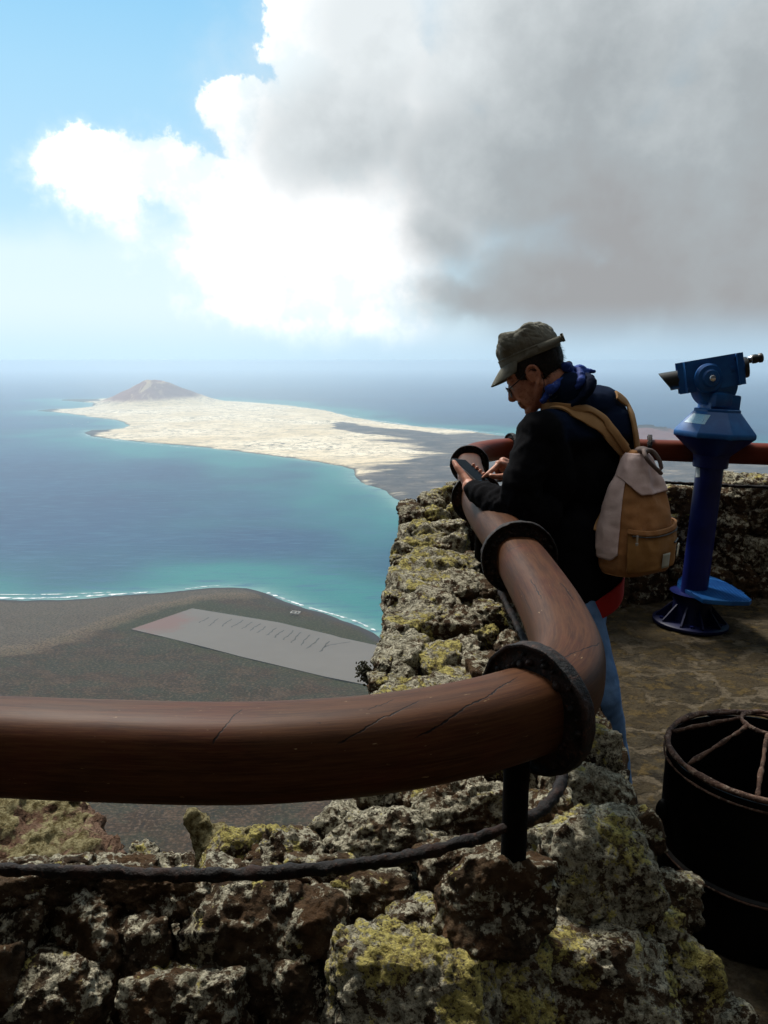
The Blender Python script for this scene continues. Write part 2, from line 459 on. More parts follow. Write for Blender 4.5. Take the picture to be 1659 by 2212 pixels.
# island with two volcanic cones
cone1 = PZ(322, 878, SEA+8); cone2 = PZ(1368, 951, SEA+15)
def cone(q, c, R0, H, top, skew=0, rag=.08, seed=4):
    d = np.hypot((q[:, 0]-c.x), (q[:, 1]-c.y)*1.0); a = np.arctan2(q[:, 1]-c.y, q[:, 0]-c.x)
    d = d*(1+rag*fbm(np.stack([np.cos(a)*2, np.sin(a)*2, d*0], -1), 3, seed))*(1+skew*-np.cos(a))
    h = H*np.clip((R0-d)/(R0-top), 0, 1)**1.4
    h = np.minimum(h, H*(.93+.07*np.cos(a-2.6)))
    return h-np.where(d < top*.8, (top*.8-d)*.25, 0)
def isl_h(q, s):
    z = SEA-3+6*np.clip(s/25, -1, 1)+np.clip(s/60, 0, 1)*4+np.clip(s/900, 0, 1)*14+fbm(q/260, 4, 5)*np.clip(s/300, 0, 1)*11
    h = cone(q, cone1+Vector((-130, 600, 0)), 740, 245, 75, .10)
    h = h+fbm(q/70, 4, 8, ridged=True)*np.clip(h/60, 0, 1)*9
    h2 = cone(q, cone2+Vector((180, 520, 0)), 760, 120, 190, 0, .1, 6); h2 = h2+fbm(q/80, 3, 18, ridged=True)*np.clip(h2/50, 0, 1)*6
    h3 = cone(q, cone2+Vector((2600, 1500, 0)), 700, 120, 150, 0, .1, 16)
    return z+np.maximum(np.maximum(h, h2), h3)
def isl_cone(q, s):
    c = cone1+Vector((-130, 600, 0)); c2 = cone2+Vector((180, 520, 0))
    a = np.clip(1.15-np.hypot(q[:, 0]-c.x, q[:, 1]-c.y)/620, 0, 1); b = np.clip(1.2-np.hypot(q[:, 0]-c2.x, q[:, 1]-c2.y)/700, 0, 1)
    return np.maximum(a, b)
LAVA_SHADE = poly_xy([(1700, 940), (1090, 940), (1015, 936), (900, 944), (860, 950), (815, 958), (850, 966), (905, 972), (920, 985), (905, 996), (880, 1000), (850, 1004), (815, 1012), (766, 1015), (745, 1050), (900, 1130), (1700, 1160), (4000, 1160), (4000, 930)])  # grey land: cloud shadow over partly lava ground, painted as dark base colour
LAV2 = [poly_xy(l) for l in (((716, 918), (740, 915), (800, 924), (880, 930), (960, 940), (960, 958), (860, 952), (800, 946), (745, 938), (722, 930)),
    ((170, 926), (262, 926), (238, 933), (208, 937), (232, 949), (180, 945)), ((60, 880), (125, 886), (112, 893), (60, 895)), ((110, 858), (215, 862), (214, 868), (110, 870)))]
m = NT('island_ground'); p = m.pos(); xy2 = m.sc(p, (1, 1, 0))
big = m.noise(m.sc(xy2, (.0011, .0016, 1)), 1, 5, .6); med = m.noise(m.sc(xy2, (.006, .010, 1)), 1, 6, .7)
sand = m.mix(m.ss(big, .35, .65), (.68, .55, .36), (.86, .75, .57))
sand = m.mix(m.math('MULTIPLY', m.ss(med, .46, .62), .75), sand, (.48, .40, .28))
spk = m.noise(m.sc(xy2, (.022, .030, 1)), 1, 4, .8)
band = m.ss(m.math('ADD', big, m.math('MULTIPLY', med, .6)), .72, .95)
sand = m.mix(m.math('MULTIPLY', m.ss(spk, .51, .57), m.math('ADD', .35, m.math('MULTIPLY', band, .6))), sand, (.13, .12, .085))
lava = m.mix(m.ss(med, .4, .65), (.060, .056, .058), (.135, .115, .10))  # dark lava tone, which also stands in for the painted cloud shadow
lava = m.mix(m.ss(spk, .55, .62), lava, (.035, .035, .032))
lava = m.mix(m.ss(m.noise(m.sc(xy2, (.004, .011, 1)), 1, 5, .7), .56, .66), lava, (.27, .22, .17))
c = m.mix(m.ss(m.math('ADD', m.at('lava'), m.math('MULTIPLY', m.math('SUBTRACT', m.noise(m.sc(xy2, (.002, .006, 1)), 1, 6, .65), .5), 3.2)), -.25, .35), sand, lava)  # lava mask and tone also lay in the painted cloud shadow
cn = m.mix(m.ss(m.noise(m.sc(p, (.006, .002, .004)), 1, 5, .6, 1.5), .52, .60), (.25, .115, .090), (.50, .36, .22))
cn = m.mix(m.at('flank'), (.17, .09, .09), cn)
c = m.mix(m.ss(m.at('cone'), .18, .42), c, cn)
dark = m.math('MULTIPLY', m.ss(m.at('shore'), 32, 6), m.ss(m.noise(m.sc(xy2, (.004, .004, 1)), 1, 3), .36, .50))
c = m.mix(dark, c, (.045, .04, .036))
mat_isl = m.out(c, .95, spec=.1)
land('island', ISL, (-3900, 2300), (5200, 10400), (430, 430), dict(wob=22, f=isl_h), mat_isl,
     dict(lava=lambda q, s: np.clip(np.maximum(sdist(q[:, 0], q[:, 1], LAVA_SHADE)/260, np.maximum.reduce([sdist(q[:, 0], q[:, 1], l)/70 for l in LAV2])), -1, 1), cone=isl_cone,  # lava mask takes in the painted cloud shadow as well as real dark patches
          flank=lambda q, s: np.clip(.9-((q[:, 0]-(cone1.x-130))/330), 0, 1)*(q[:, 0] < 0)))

GRY = poly_xy([(-4000, 1240), (0, 1250), (300, 1250), (420, 1240), (600, 1262), (560, 1288), (500, 1292), (430, 1299), (370, 1312), (300, 1331), (240, 1352), (150, 1385), (60, 1412), (-200, 1440), (-4000, 1460)])
PANP = poly_xy([(283, 1359), (415, 1314), (600, 1344), (735, 1377), (960, 1418), (1150, 1600), (880, 1502), (700, 1461), (520, 1418), (360, 1377)])
# --- coastal plain below the cliff, rising to the foot of the cliff
def near_h(q, s):
    z = SEA-2+5*np.clip(s/14, -1.5, 1)+np.clip(s/120, 0, 1)*5+fbm(q/60, 4, 31)*np.clip(s/120, 0, 1)*1.6
    return z
m = NT('plain_ground'); p = m.pos(); xy2 = m.sc(p, (1, 1, 0))
big = m.noise(m.sc(xy2, (.006, .0075, 1)), 1, 6, .62); med = m.noise(m.sc(xy2, (.03, .04, 1)), 1, 6, .7); fine = m.noise(m.sc(xy2, (.22, .3, 1)), 1, 4, .75)
c = m.mix(m.ss(big, .38, .62), (.042, .024, .013), (.028, .022, .011))
c = m.mix(m.math('MULTIPLY', m.ss(med, .47, .58), .6), c, (.080, .050, .030))
c = m.mix(m.math('MULTIPLY', m.ss(m.noise(m.sc(xy2, (.012, .02, 1)), 1, 6, .7), .47, .56), .75), c, (.030, .033, .019))
sd_ = m.at('shore')
jit = m.math('MULTIPLY', m.math('SUBTRACT', med, .5), 130)
j2 = m.math('MULTIPLY', m.math('SUBTRACT', med, .5), 1.6)
c = m.mix(m.math('MULTIPLY', m.ss(m.math('ADD', m.at('veg'), j2), .35, .8), .85), c, m.mix(m.ss(fine, .4, .6), (.016, .024, .009), (.045, .048, .020)))
tan = m.ss(m.math('ADD', m.at('tanb'), j2), .25, .75)
gry = m.ss(m.math('ADD', m.at('greyb'), j2), -.1, .5)
c = m.mix(m.math('MULTIPLY', gry, .8), c, m.mix(med, (.070, .058, .046), (.125, .105, .082)))
c = m.mix(m.math('MULTIPLY', tan, .5), c, m.mix(m.ss(fine, .4, .6), (.20, .14, .085), (.09, .07, .048)))
c = m.mix(m.math('MULTIPLY', m.ss(fine, .51, .57), .8), c, (.016, .015, .012))
c = m.mix(m.math('MULTIPLY', m.ss(fine, .46, .40), .7), c, (.12, .09, .065))
c = m.mix(m.ss(m.math('ADD', sd_, m.math('MULTIPLY', jit, .12)), 34, 18), c, (.040, .036, .038))
c = m.mix(m.ss(sd_, 5, 1), c, (.09, .10, .10))
m.mat = m.out(c, .95, spec=.08)
land('coastal_plain', NEAR, (-2300, 330), (2600, 1750), (720, 300), dict(wob=9, f=near_h), m.mat,
     dict(tanb=lambda q, s: np.clip(1-np.abs(sdist(q[:, 0], q[:, 1], GRY))/46, 0, 1)*(s > 30), greyb=lambda q, s: np.clip(sdist(q[:, 0], q[:, 1], GRY)/30, -1, 1), veg=lambda q, s: np.clip(1-np.abs(sdist(q[:, 0], q[:, 1], PANP))/75, 0, 1), left=lambda q, s: np.clip((PZ(560, 1330, SEA).x-q[:, 0])/260+.4, -1, 3)))

# --- salt pan: pale silt field with dark furrows
pan = [PZ(x, y, SEA+9.2) for x, y in ((283, 1359), (415, 1314), (600, 1344), (715, 1371), (735, 1377), (815, 1394), (960, 1418), (1150, 1600), (1010, 1540), (880, 1502), (790, 1479), (700, 1461), (600, 1437), (520, 1418), (440, 1397), (360, 1377))]
mb = MB(); mb.prism(pan, (0, 0, -1.4))
m = NT('silt'); p = m.pos()
c = m.mix(m.noise(m.sc(p, (.008, .01, 1)), 1, 5, .6), (.10, .092, .084), (.15, .138, .124))
pk = m.ss(m.math('ADD', m.vmath('LENGTH', m.vmath('SUBTRACT', p, tuple(PZ(345, 1345, SEA+9)))), m.math('MULTIPLY', m.noise(m.sc(p, (.02, .03, 1)), 1, 5, .75), 110)), 125, 85)
c = m.mix(m.math('MULTIPLY', pk, .8), c, (.15, .085, .075))
pano = tag(mb.put('salt_pan', m.out(c, .8, spec=.2), smooth=False), kind='structure')
m = NT('wet_furrow'); mat_fur = m.out((.035, .031, .027), .9)
fur = MB()
pr = [(450, 1352, 472, 1336), (478, 1353, 500, 1337), (500, 1355, 526, 1339), (522, 1358, 545, 1344), (540, 1362, 562, 1347), (556, 1367, 574, 1353), (575, 1372, 598, 1356),
      (592, 1377, 612, 1361), (612, 1382, 634, 1362), (628, 1388, 650, 1366), (650, 1394, 668, 1371), (664, 1401, 690, 1378), (690, 1408, 712, 1385), (700, 1396, 756, 1386), (430, 1345, 452, 1333)]
for k, (a, b_, c_, d_) in enumerate(pr):
    A = PZ(a, b_, SEA+9.25); B = PZ(c_, d_, SEA+9.25); n = 9; pts = []
    w = 2.0+.5*((k*37) % 5)/5
    for i in range(n+1):
        t = i/n; q = A.lerp(B, t); s_ = (B-A).normalized().cross(Vector((0, 0, 1)))
        q = q+s_*(1.0*math.sin(k*2.1+t*6)+.6*math.sin(k+t*15)); pts.append(q)
    L = [fur.bm.verts.new(q+(B-A).normalized().cross(Vector((0, 0, 1)))*w*(.6+.4*math.sin(i*2+k))) for i, q in enumerate(pts)]
    L2 = [fur.bm.verts.new(q-(B-A).normalized().cross(Vector((0, 0, 1)))*w*.5) for q in pts]
    for i in range(n): fur.bm.faces.new((L[i], L[i+1], L2[i+1], L2[i]))
# dark bank round the pan
fo = fur.put('furrow', mat_fur, pano, smooth=False); fo['kind'] = 'stuff'

# --- surf along the beaches
m = NT('foam'); p = m.pos()
mat_foam = m.out((.75, .78, .78), .7, alpha=m.ss(m.noise(m.sc(p, (.03, .06, 1)), 1, 6, .75), .40, .56))
sf = MB()
def foam(pts, w, z=SEA+.9):
    q = catmull([PZ(x, y, z) for x, y in pts], 8); L = []; L2 = []
    for i, v in enumerate(q):
        t = (q[min(i+1, len(q)-1)]-q[max(i-1, 0)]).normalized(); s_ = t.cross(Vector((0, 0, 1)))
        ww = w*(.55+.45*math.sin(i*1.7)*math.sin(i*.61+1))
        L.append(sf.bm.verts.new(v+s_*ww)); L2.append(sf.bm.verts.new(v-s_*ww*.6))
    for i in range(len(q)-1): sf.bm.faces.new((L[i], L[i+1], L2[i+1], L2[i]))
foam([(-900, 1295), (-400, 1293), (-100, 1291), (0, 1291), (60, 1292), (130, 1290), (200, 1286), (270, 1282), (340, 1277)], 9)
foam([(-600, 1284), (0, 1284), (80, 1284), (170, 1282), (240, 1279)], 4)
foam([(400, 1272), (450, 1266), (500, 1265)], 2.5)
foam([(578, 1280), (600, 1288), (630, 1299), (655, 1308)], 6); foam([(668, 1312), (700, 1321), (735, 1331), (770, 1342), (812, 1362)], 4.5)
foam([(786, 906), (810, 908), (850, 913), (880, 918)], 22); foam([(925, 922), (960, 925), (1000, 928), (1032, 932)], 24); foam([(1040, 933), (1090, 938)], 14)
foam([(108, 862), (122, 862), (140, 862)], 26); foam([(742, 895), (760, 897), (775, 900)], 10)
foam([(186, 939), (205, 945), (240, 950), (330, 960), (420, 968)], 6)
tag(sf.put('surf', mat_foam, smooth=False), kind='stuff')

# --- low white ruin by the pan
m = NT('limewash'); mat_lime = m.out(m.mix(m.noise(m.pos(), .5, 4), (.55, .52, .48), (.72, .70, .66)), .9)
rb = PZ(638, 1325, SEA+9); ru = empty('ruin', rb)
tag(ru, 'tiny white roofless building on the plain beside the salt pan', 'building')
Mx = Matrix.Rotation(R(-18), 3, 'Z')
for c_, s_ in (((0, 5, 1.5), (17, .8, 3)), ((0, -5, 1.2), (17, .8, 2.4)), ((-8.1, 0, 1.4), (.8, 9, 2.8)), ((8.1, 0, 1.3), (.8, 9, 2.6)), ((1, 0, 1.3), (.7, 9, 2.6))):
    mb = MB(); mb.box(rb+Mx@Vector(c_), s_, Mx); mb.put('wall', mat_lime, ru, smooth=False)

# --- moored boats in the channel
m = NT('boat_white'); mat_bw = m.out((.75, .75, .73), .4); m = NT('boat_dark'); mat_bd = m.out((.05, .06, .08), .5)
def boat(px, py, L, rot, label):
    o = PZ(px, py, SEA); e = empty('boat', o); tag(e, label, 'boat', 'boats moored in the channel')
    M = Matrix.Rotation(rot, 3, 'Z'); mb = MB(); rows = []
    pts = [(-.5, .13), (-.2, .17), (.15, .15), (.38, .08), (.5, 0), (.38, -.08), (.15, -.15), (-.2, -.17), (-.5, -.13)]
    mb.prism([o+M@Vector((x*L, y*L, -.3)) for x, y in pts], (0, 0, L*.14)); mb.put('hull', mat_bw, e, smooth=False)
    mb = MB(); mb.box(o+M@Vector((-.05*L, 0, L*.17)), (L*.32, L*.2, L*.12), M, bev=L*.02); mb.put('cabin', mat_bw, e, smooth=False)
    mb = MB(); mb.cyl(o+M@Vector((.05*L, 0, L*.1)), o+M@Vector((.05*L, 0, L*.95)), L*.014); mb.put('mast', mat_bd, e)
boat(149, 915, 17, .4, 'small white boat moored furthest from the sand spit, leftmost of three')
boat(156, 917, 14, 1.0, 'small white boat between the two other moored boats')
boat(190, 912, 15, 2.2, 'small white boat moored nearest the sandy beach')

# --- cliff under the viewpoint and the plateau behind it
xs = axis(-3000, 3000, 0, 30, 150); ts = np.concatenate([-axis(0, 3000, 0, 20, 30)[::-1], np.linspace(2, 520, 150)])
X, T = np.meshgrid(xs, ts, indexing='ij')
edge = 1.75+np.clip(X-1, 0, None)*0+np.where(X > -.2, 3.9*np.clip((X+.2)/.5, 0, 1), 0)
q = np.stack([X.ravel(), T.ravel(), np.zeros(X.size)], -1)
nz = fbm(q/70, 5, 40, ridged=True).reshape(X.shape)*np.clip(T/60, 0, 1)*22
Yc = edge+np.where(T > 0, T*.88, T)-nz*.4
Z = np.where(T > 0, -1.0-T*.935, -.6)
Zb = np.clip(T/60, 0, 1)*nz*.4
me = mesh_grid('cliff', np.stack([X, Yc, Z+Zb], -1))
m = NT('cliff_rock'); p = m.pos()
c = m.mix(m.ss(m.noise(p, .05, 7, .65), .4, .65), (.045, .032, .025), (.10, .075, .055))
mat_cliff = m.out(c, .95, normal=m.bump(m.noise(p, .3, 8, .7), .8, 2))
tag(link('cliff', me, mat_cliff), kind='structure')
# ================================================================ lookout: floor, dry stone parapet, timber railing, telescope, bin
RZ = 1.05; RR = .0705
# rail axis measured in the photo, all at the same height
axpx = [(-900, 1540), (-420, 1590), (0, 1610), (250, 1620), (500, 1625), (700, 1616), (850, 1601), (1000, 1574), (1100, 1548), (1165, 1525), (1207, 1494), (1228, 1450), (1222, 1395), (1190, 1318), (1150, 1250), (1120, 1204), (1085, 1155), (1050, 1110), (1030, 1075), (1019, 1035), (1014, 1003)]
AX = [Vector((-3.3, 1.32, RZ)), Vector((-2.2, 1.22, RZ))]+[PZ(x, y, RZ) for x, y in axpx[1:]]
AX += [PZ(1022, 983, RZ), PZ(1062, 973, RZ), PZ(1110, 969, RZ), PZ(1250, 968, RZ), PZ(1407, 972, RZ), PZ(1659, 981, RZ), PZ(1900, 990, RZ), PZ(2400, 1004, RZ)]
path = catmull(AX, 14)
for _ in range(6): path = [path[0]]+[(path[i-1]+path[i]*2+path[i+1])/4 for i in range(1, len(path)-1)]+[path[-1]]
# even spacing
def resample(pts, step):
    out = [pts[0]]; acc = 0
    for a, b in zip(pts, pts[1:]):
        L = (b-a).length
        while acc+L >= step:
            t = (step-acc)/L; a = a.lerp(b, t); out.append(a); L = (b-a).length; acc = 0
        acc += L
    return out
path = resample(path, .012); PA = np.array([tuple(v) for v in path]); NP_ = len(PA)
tang = np.gradient(PA, axis=0); tang[:, 2] = 0; tang /= np.linalg.norm(tang, axis=1)[:, None]
side = np.stack([tang[:, 1], -tang[:, 0], tang[:, 2]*0], -1)
def near_i(px, py):
    q = PZ(px, py, RZ); return int(np.argmin(np.hypot(PA[:, 0]-q.x, PA[:, 1]-q.y)))
fl = [near_i(1148, 1530), near_i(1121, 1206), near_i(1031, 1076), near_i(1015, 1003), near_i(1105, 969), near_i(1402, 972)]
cuts = [0]+fl+[NP_-1]

def crack_nodes(m, uv, segs, n):
    """thin dark splits in the timber, given as line pieces in (metres along, angle) space"""
    f = None
    sx = m.n('ShaderNodeSeparateXYZ'); m.l(uv, sx.inputs[0])
    wob = m.math('MULTIPLY', m.math('SUBTRACT', n, .5), .016)
    for (u0, v0, u1, v1, w) in segs:
        dx, dy = (u1-u0), (v1-v0); L = math.hypot(dx, dy); dx /= L; dy /= L
        a = m.vmath('SUBTRACT', uv, (u0, v0, 0))
        t = m.vmath('DOT_PRODUCT', a, (dx, dy, 0)); s_ = m.math('ABSOLUTE', m.math('ADD', m.vmath('DOT_PRODUCT', a, (-dy, dx, 0)), wob))
        e = m.math('ABSOLUTE', m.math('SUBTRACT', t, L/2))
        g = m.math('MULTIPLY', m.ss(s_, w, w*.35), m.ss(e, L/2, L/2*.8))
        f = g if f is None else m.math('MAXIMUM', f, g)
    return f
def uv_of(px, py):
    """where the sight line through a photo pixel meets the rail: (metres along, metres round)"""
    r = ray(px, py).normalized(); best = None
    for i in range(0, NP_, 2):
        c = Vector(PA[i]); t = (c-CAM).dot(r); q = CAM+r*t; d = (q-c).length
        if best is None or abs(d) < best[0]: best = (d, i, t)
    # march for the surface
    _, i, t = best; t -= .25
    for k in range(500):
        q = CAM+r*(t+k*.001); j = int(np.argmin((PA[:, 0]-q.x)**2+(PA[:, 1]-q.y)**2+(PA[:, 2]-q.z)**2)); dd = (q-Vector(PA[j])).length
        if dd < RR: break
    sv = Vector(side[j]); o = q-Vector(PA[j]); a = math.atan2(o.z, o.dot(sv))
    return j*.012, a*RR
cr = []
for a, b, w in (((535, 1523), (462, 1612), .0016), ((905, 1508), (722, 1612), .0015), ((1125, 1452), (885, 1604), .0016), ((860, 1502), (800, 1530), .0010),
                ((1084, 1215), (1086, 1255), .0020), ((1145, 1250), (1170, 1296), .0016), ((1118, 1262), (1150, 1330), .0012), ((1212, 1255), (1242, 1298), .0022), ((1185, 1424), (1296, 1392), .0016), ((1035, 1118), (1046, 1165), .0013),
                ((1010, 962), (1070, 975), .003)):
    u0, v0 = uv_of(*a); u1, v1 = uv_of(*b); cr.append((u0, v0, u1, v1, w*1.0))
m = NT('rail_timber'); uv = m.obj('UV')
g1 = m.noise(m.sc(uv, (5, 60, 1)), 1, 7, .65); g2 = m.noise(m.sc(uv, (14, 260, 1)), 1, 5, .7); bl = m.noise(m.sc(uv, (4, 7, 1)), 1, 5, .6)
c = m.mix(m.ss(g1, .36, .64), (.030, .0088, .0033), (.068, .024, .0092))
c = m.mix(m.math('MULTIPLY', m.ss(bl, .48, .68), .6), c, (.075, .018, .008), 'MIX')
c = m.mix(m.math('MULTIPLY', m.ss(g2, .45, .62), .4), c, (.105, .044, .015))
c = m.mix(m.math('MULTIPLY', m.ss(bl, .60, .36), .35), c, (.07, .031, .013))          # weathered grey-brown bloom
c = m.mix(m.ss(m.noise(m.sc(uv, (40, 160, 1)), 1, 3, .6), .68, .74), c, (.26, .17, .09))
rp = m.obj('Object')
c = m.mix(m.math('MULTIPLY', m.ss(m.vmath('LENGTH', rp), 4.0, 4.9), .55), c, (.20, .028, .012))   # the far rail is redder
pit = m.ss(m.noise(m.sc(uv, (70, 90, 1)), 1, 3, .6), .70, .78)
c = m.mix(pit, c, (.02, .008, .004))
ck = crack_nodes(m, uv, cr, m.noise(m.sc(uv, (24, 24, 1)), 1, 3, .7))
c = m.mix(ck, c, (.006, .003, .002))
h = m.math('SUBTRACT', m.math('ADD', m.math('MULTIPLY', g2, .25), m.math('MULTIPLY', g1, .3)), m.math('MULTIPLY', ck, .5))
mat_rail = m.out(c, m.mix(bl, (.45,)*3, (.6,)*3), spec=.15, normal=m.bump(h, .25, .003))

m = NT('rusty_iron'); p = m.obj('Object')
n1 = m.noise(p, 22, 7, .7); n2 = m.noise(p, 90, 5, .7)
c = m.mix(m.ss(n1, .45, .66), (.005, .0035, .003), (.030, .012, .007))
c = m.mix(m.math('MULTIPLY', m.ss(n2, .56, .66), .7), c, (.085, .04, .026))
c = m.mix(m.ss(m.noise(p, 45, 5, .7), .70, .75), c, (.12, .105, .095))
mat_iron = m.out(c, m.mix(n1, (.45,)*3, (.75,)*3), spec=.25, normal=m.bump(m.math('ADD', n2, n1), .9, .006))
m = NT('dark_post'); mat_post = m.out(m.mix(m.ss(m.noise(m.obj('Object'), 30, 5, .7), .5, .7), (.004, .0035, .0035), (.012, .007, .005)), .9, spec=.08)

rail = empty('railing', (0, 0, 0))
tag(rail, 'thick polished brown timber railing with rusty bolted iron collars along the parapet', 'railing')
def sweep(i0, i1, rad, seg=40, uvn=True):
    a = np.linspace(0, 2*np.pi, seg, endpoint=False); ids = np.arange(i0, i1+1)
    G = np.zeros((len(ids), seg, 3))
    rr = rad*(1+.012*fbm(np.stack([ids*.012*3, ids*0., ids*0.], -1), 2, 5))
    for k in range(seg):
        sq = .915/(abs(math.cos(a[k]))**2.9+abs(math.sin(a[k]))**2.9)**(1/2.9)
        G[:, k] = PA[ids]+(side[ids]*math.cos(a[k])+np.array([0, 0, 1])*math.sin(a[k]))*(rr*sq)[:, None]
    n, mm = G.shape[:2]; I = np.arange(n*mm).reshape(n, mm)
    q = np.stack([I[:-1], I[1:], np.roll(I[1:], -1, 1), np.roll(I[:-1], -1, 1)], -1).reshape(-1, 4)
    me = mesh_quads('rail_beam', G.reshape(-1, 3), q)
    uvl = me.uv_layers.new(name='UVMap'); kk = np.empty(len(me.loops), dtype=np.int32); me.loops.foreach_get('vertex_index', kk)
    row = kk // mm; col = kk % mm
    an = a[col]; an = np.where(an > np.pi*1.25, an-2*np.pi, an)
    lp = an.reshape(-1, 4); wrap = (lp.max(1)-lp.min(1)) > np.pi
    lp[wrap] = np.where(lp[wrap] < 0, lp[wrap]+2*np.pi, lp[wrap])
    U = np.stack([ids[row]*.012, lp.ravel()*rad], -1).astype(np.float32)
    uvl.data.foreach_set('uv', U.ravel())
    return me
for a, b in zip(cuts, cuts[1:]):
    link('rail_beam', sweep(a, b, RR), mat_rail, rail)
def flange(i, Rf, seed, full=True):
    c = Vector(PA[i]); t = Vector(tang[i]); M = orient(t)
    rows = [(RR-.010, -.010), (Rf-.008, -.006), (Rf-.006, -.0125), (Rf-.001, -.0125), (Rf, -.010), (Rf, .010), (Rf-.001, .0125), (Rf-.006, .0125), (Rf-.008, .006), (RR-.010, .010)]
    mb = MB(); fine = []
    for (r0, z0), (r1, z1) in zip(rows, rows[1:]):
        for k in range(3): fine.append((r0+(r1-r0)*k/3, z0+(z1-z0)*k/3))
    fine.append(rows[-1]); mb.lathe(fine, c, M, 110)
    me = mb.mesh('flange'); V = coords(me)
    d = fbm(V*70, 3, seed)*.0022+fbm(V*22, 2, seed+3)*.0018; w = V-np.array(c)
    w /= np.linalg.norm(w, axis=1)[:, None]; set_coords(me, V+w*d[:, None])
    f = link('flange', me, mat_iron, rail)
    mb = MB(); rr = random.Random(seed)
    for sgn in (-1, 1):
        for k in range(34):
            an = 2*math.pi*(k+.7*rr.random())/34; ro = rr.uniform(.80, 1.06); q = c+M@Vector((math.cos(an)*(RR+Rf)/2*ro, math.sin(an)*(RR+Rf)/2*ro, sgn*.009))
            s_ = rr.uniform(.0025, .0075); mb.ell(q, (s_, s_*rr.uniform(.7, 1.2), s_*1.1), M, 8, 6)
    me = mb.mesh('bolt'); V = coords(me); set_coords(me, V+normals(me)*(fbm(V*160, 2, seed)*.0022)[:, None])
    b = link('bolt', me, mat_iron, f); b['kind'] = 'stuff'; b['label'] = 'crust of rusted bolt heads round the collar'
for k, i in enumerate(fl): flange(i, (.108, .108, .104, .104, .1, .095)[k], 40+k)
# lower iron bar under the rail
lo = []
for i in range(0, NP_, 6):
    s_ = 1 if i < fl[0]+40 else 1; lo.append(Vector(PA[i])+Vector(side[i])*(.0)+Vector((0, 0, -.198+.004*math.sin(i*.05))))
mb = MB(); lo = resample(catmull(lo, 4), .008); mb.tube(lo, .0095, 14); me = mb.mesh('lower_bar'); V = coords(me)
set_coords(me, V+normals(me)*(fbm(V*55, 3, 3)*.0050+fbm(V*160, 2, 4)*.003)[:, None]); link('lower_bar', me, mat_iron, rail)
def post(px, py, off, z0=.30, r=.021):
    i = near_i(px, py); c = Vector(PA[i])+Vector(side[i])*off
    mb = MB(); mb.lathe([(r, z0), (r, z0+.014), (r, RZ-.068), (r*1.2, RZ-.05)], Vector((c.x, c.y, 0)), None, 20); mb.put('post', mat_post, rail, sharp=40)
post(1125, 1541, 0, .60); post(1178, 1300, -.02, .45); post(1052, 1112, -.02, .5); post(-420, 1590, 0, .45); post(1250, 968, 0, .4); post(1402, 972, 0, .5); post(1900, 990, 0, .4)

# ---------------------------------------------------------------- rock
def rock_mat(name, near=True):
    m = NT(name); oi = m.n('ShaderNodeObjectInfo')
    off = m.n('ShaderNodeCombineXYZ'); m.l(m.math('MULTIPLY', oi.outputs['Random'], 37.0), off.inputs[0]); m.l(m.math('MULTIPLY', oi.outputs['Random'], 91.0), off.inputs[1])
    p = m.vmath('ADD', m.obj('Object'), off.outputs[0])
    sc_ = m.n('ShaderNodeSeparateColor'); m.l(oi.outputs['Color'], sc_.inputs[0]); yl, gr, rd = sc_.outputs
    k = 1.0 if near else .75
    a = m.noise(p, 11*k, 8, .72); b = m.noise(p, 46*k, 7, .75); e = m.noise(p, 130*k, 4, .75)
    v = m.voro(m.vmath('ADD', p, m.sc(m.noise(p, 30, 3, .6, out=1), (.03, .03, .03))), 26*k)
    c = m.mix(m.ss(a, .38, .62), (.028, .018, .010), (.125, .080, .045))
    c = m.mix(m.ss(b, .52, .70), c, (.17, .130, .080))
    c = m.mix(m.math('MULTIPLY', m.ss(m.noise(p, 8, 6, .7), .40, .56), rd), c, m.mix(b, (.075, .036, .015), (.22, .112, .046)))
    # crusts of pale and yellow lichen, each patch with its own ragged edge
    up = m.n('ShaderNodeSeparateXYZ'); m.l(m.n('ShaderNodeNewGeometry').outputs['Normal'], up.inputs[0])
    upf = m.math('MULTIPLY', up.outputs[2], .07)
    pg = m.math('ADD', m.math('ADD', m.noise(p, 25*k, 8, .70), upf), m.math('MULTIPLY', m.math('SUBTRACT', b, .5), .35))
    mg = m.ss(m.math('SUBTRACT', pg, m.math('MULTIPLY', m.math('SUBTRACT', 1.0, gr), .18)), .455, .495)
    mg = m.math('MULTIPLY', mg, m.ss(e, .36, .52))
    c = m.mix(mg, c, m.mix(m.ss(b, .38, .60), (.26, .235, .16), (.80, .74, .55)))
    py_ = m.math('ADD', m.math('ADD', m.noise(m.vmath('ADD', p, (5, 3, 1)), 13*k, 8, .72), upf), m.math('MULTIPLY', m.math('SUBTRACT', b, .5), .30))
    my = m.ss(m.math('SUBTRACT', py_, m.math('MULTIPLY', m.math('SUBTRACT', 1.0, yl), .22)), .485, .515)
    my = m.math('MULTIPLY', my, m.math('MULTIPLY', m.ss(e, .38, .48), m.ss(b, .36, .45)))
    c = m.mix(my, c, m.mix(m.ss(b, .38, .58), (.20, .15, .035), (.72, .62, .20)))
    h = m.math('ADD', m.math('ADD', m.math('MULTIPLY', b, 1.3), m.math('MULTIPLY', e, .6)), m.math('MULTIPLY', m.math('ADD', mg, my), .12))
    h = m.math('ADD', h, m.math('MULTIPLY', v, 1.0))
    return m.out(c, .92, spec=.18, normal=m.bump(h, 1.0, .030))
mat_rock = rock_mat('lava_rock'); mat_rock_far = rock_mat('lava_rock_weathered', False)
_ico = {}
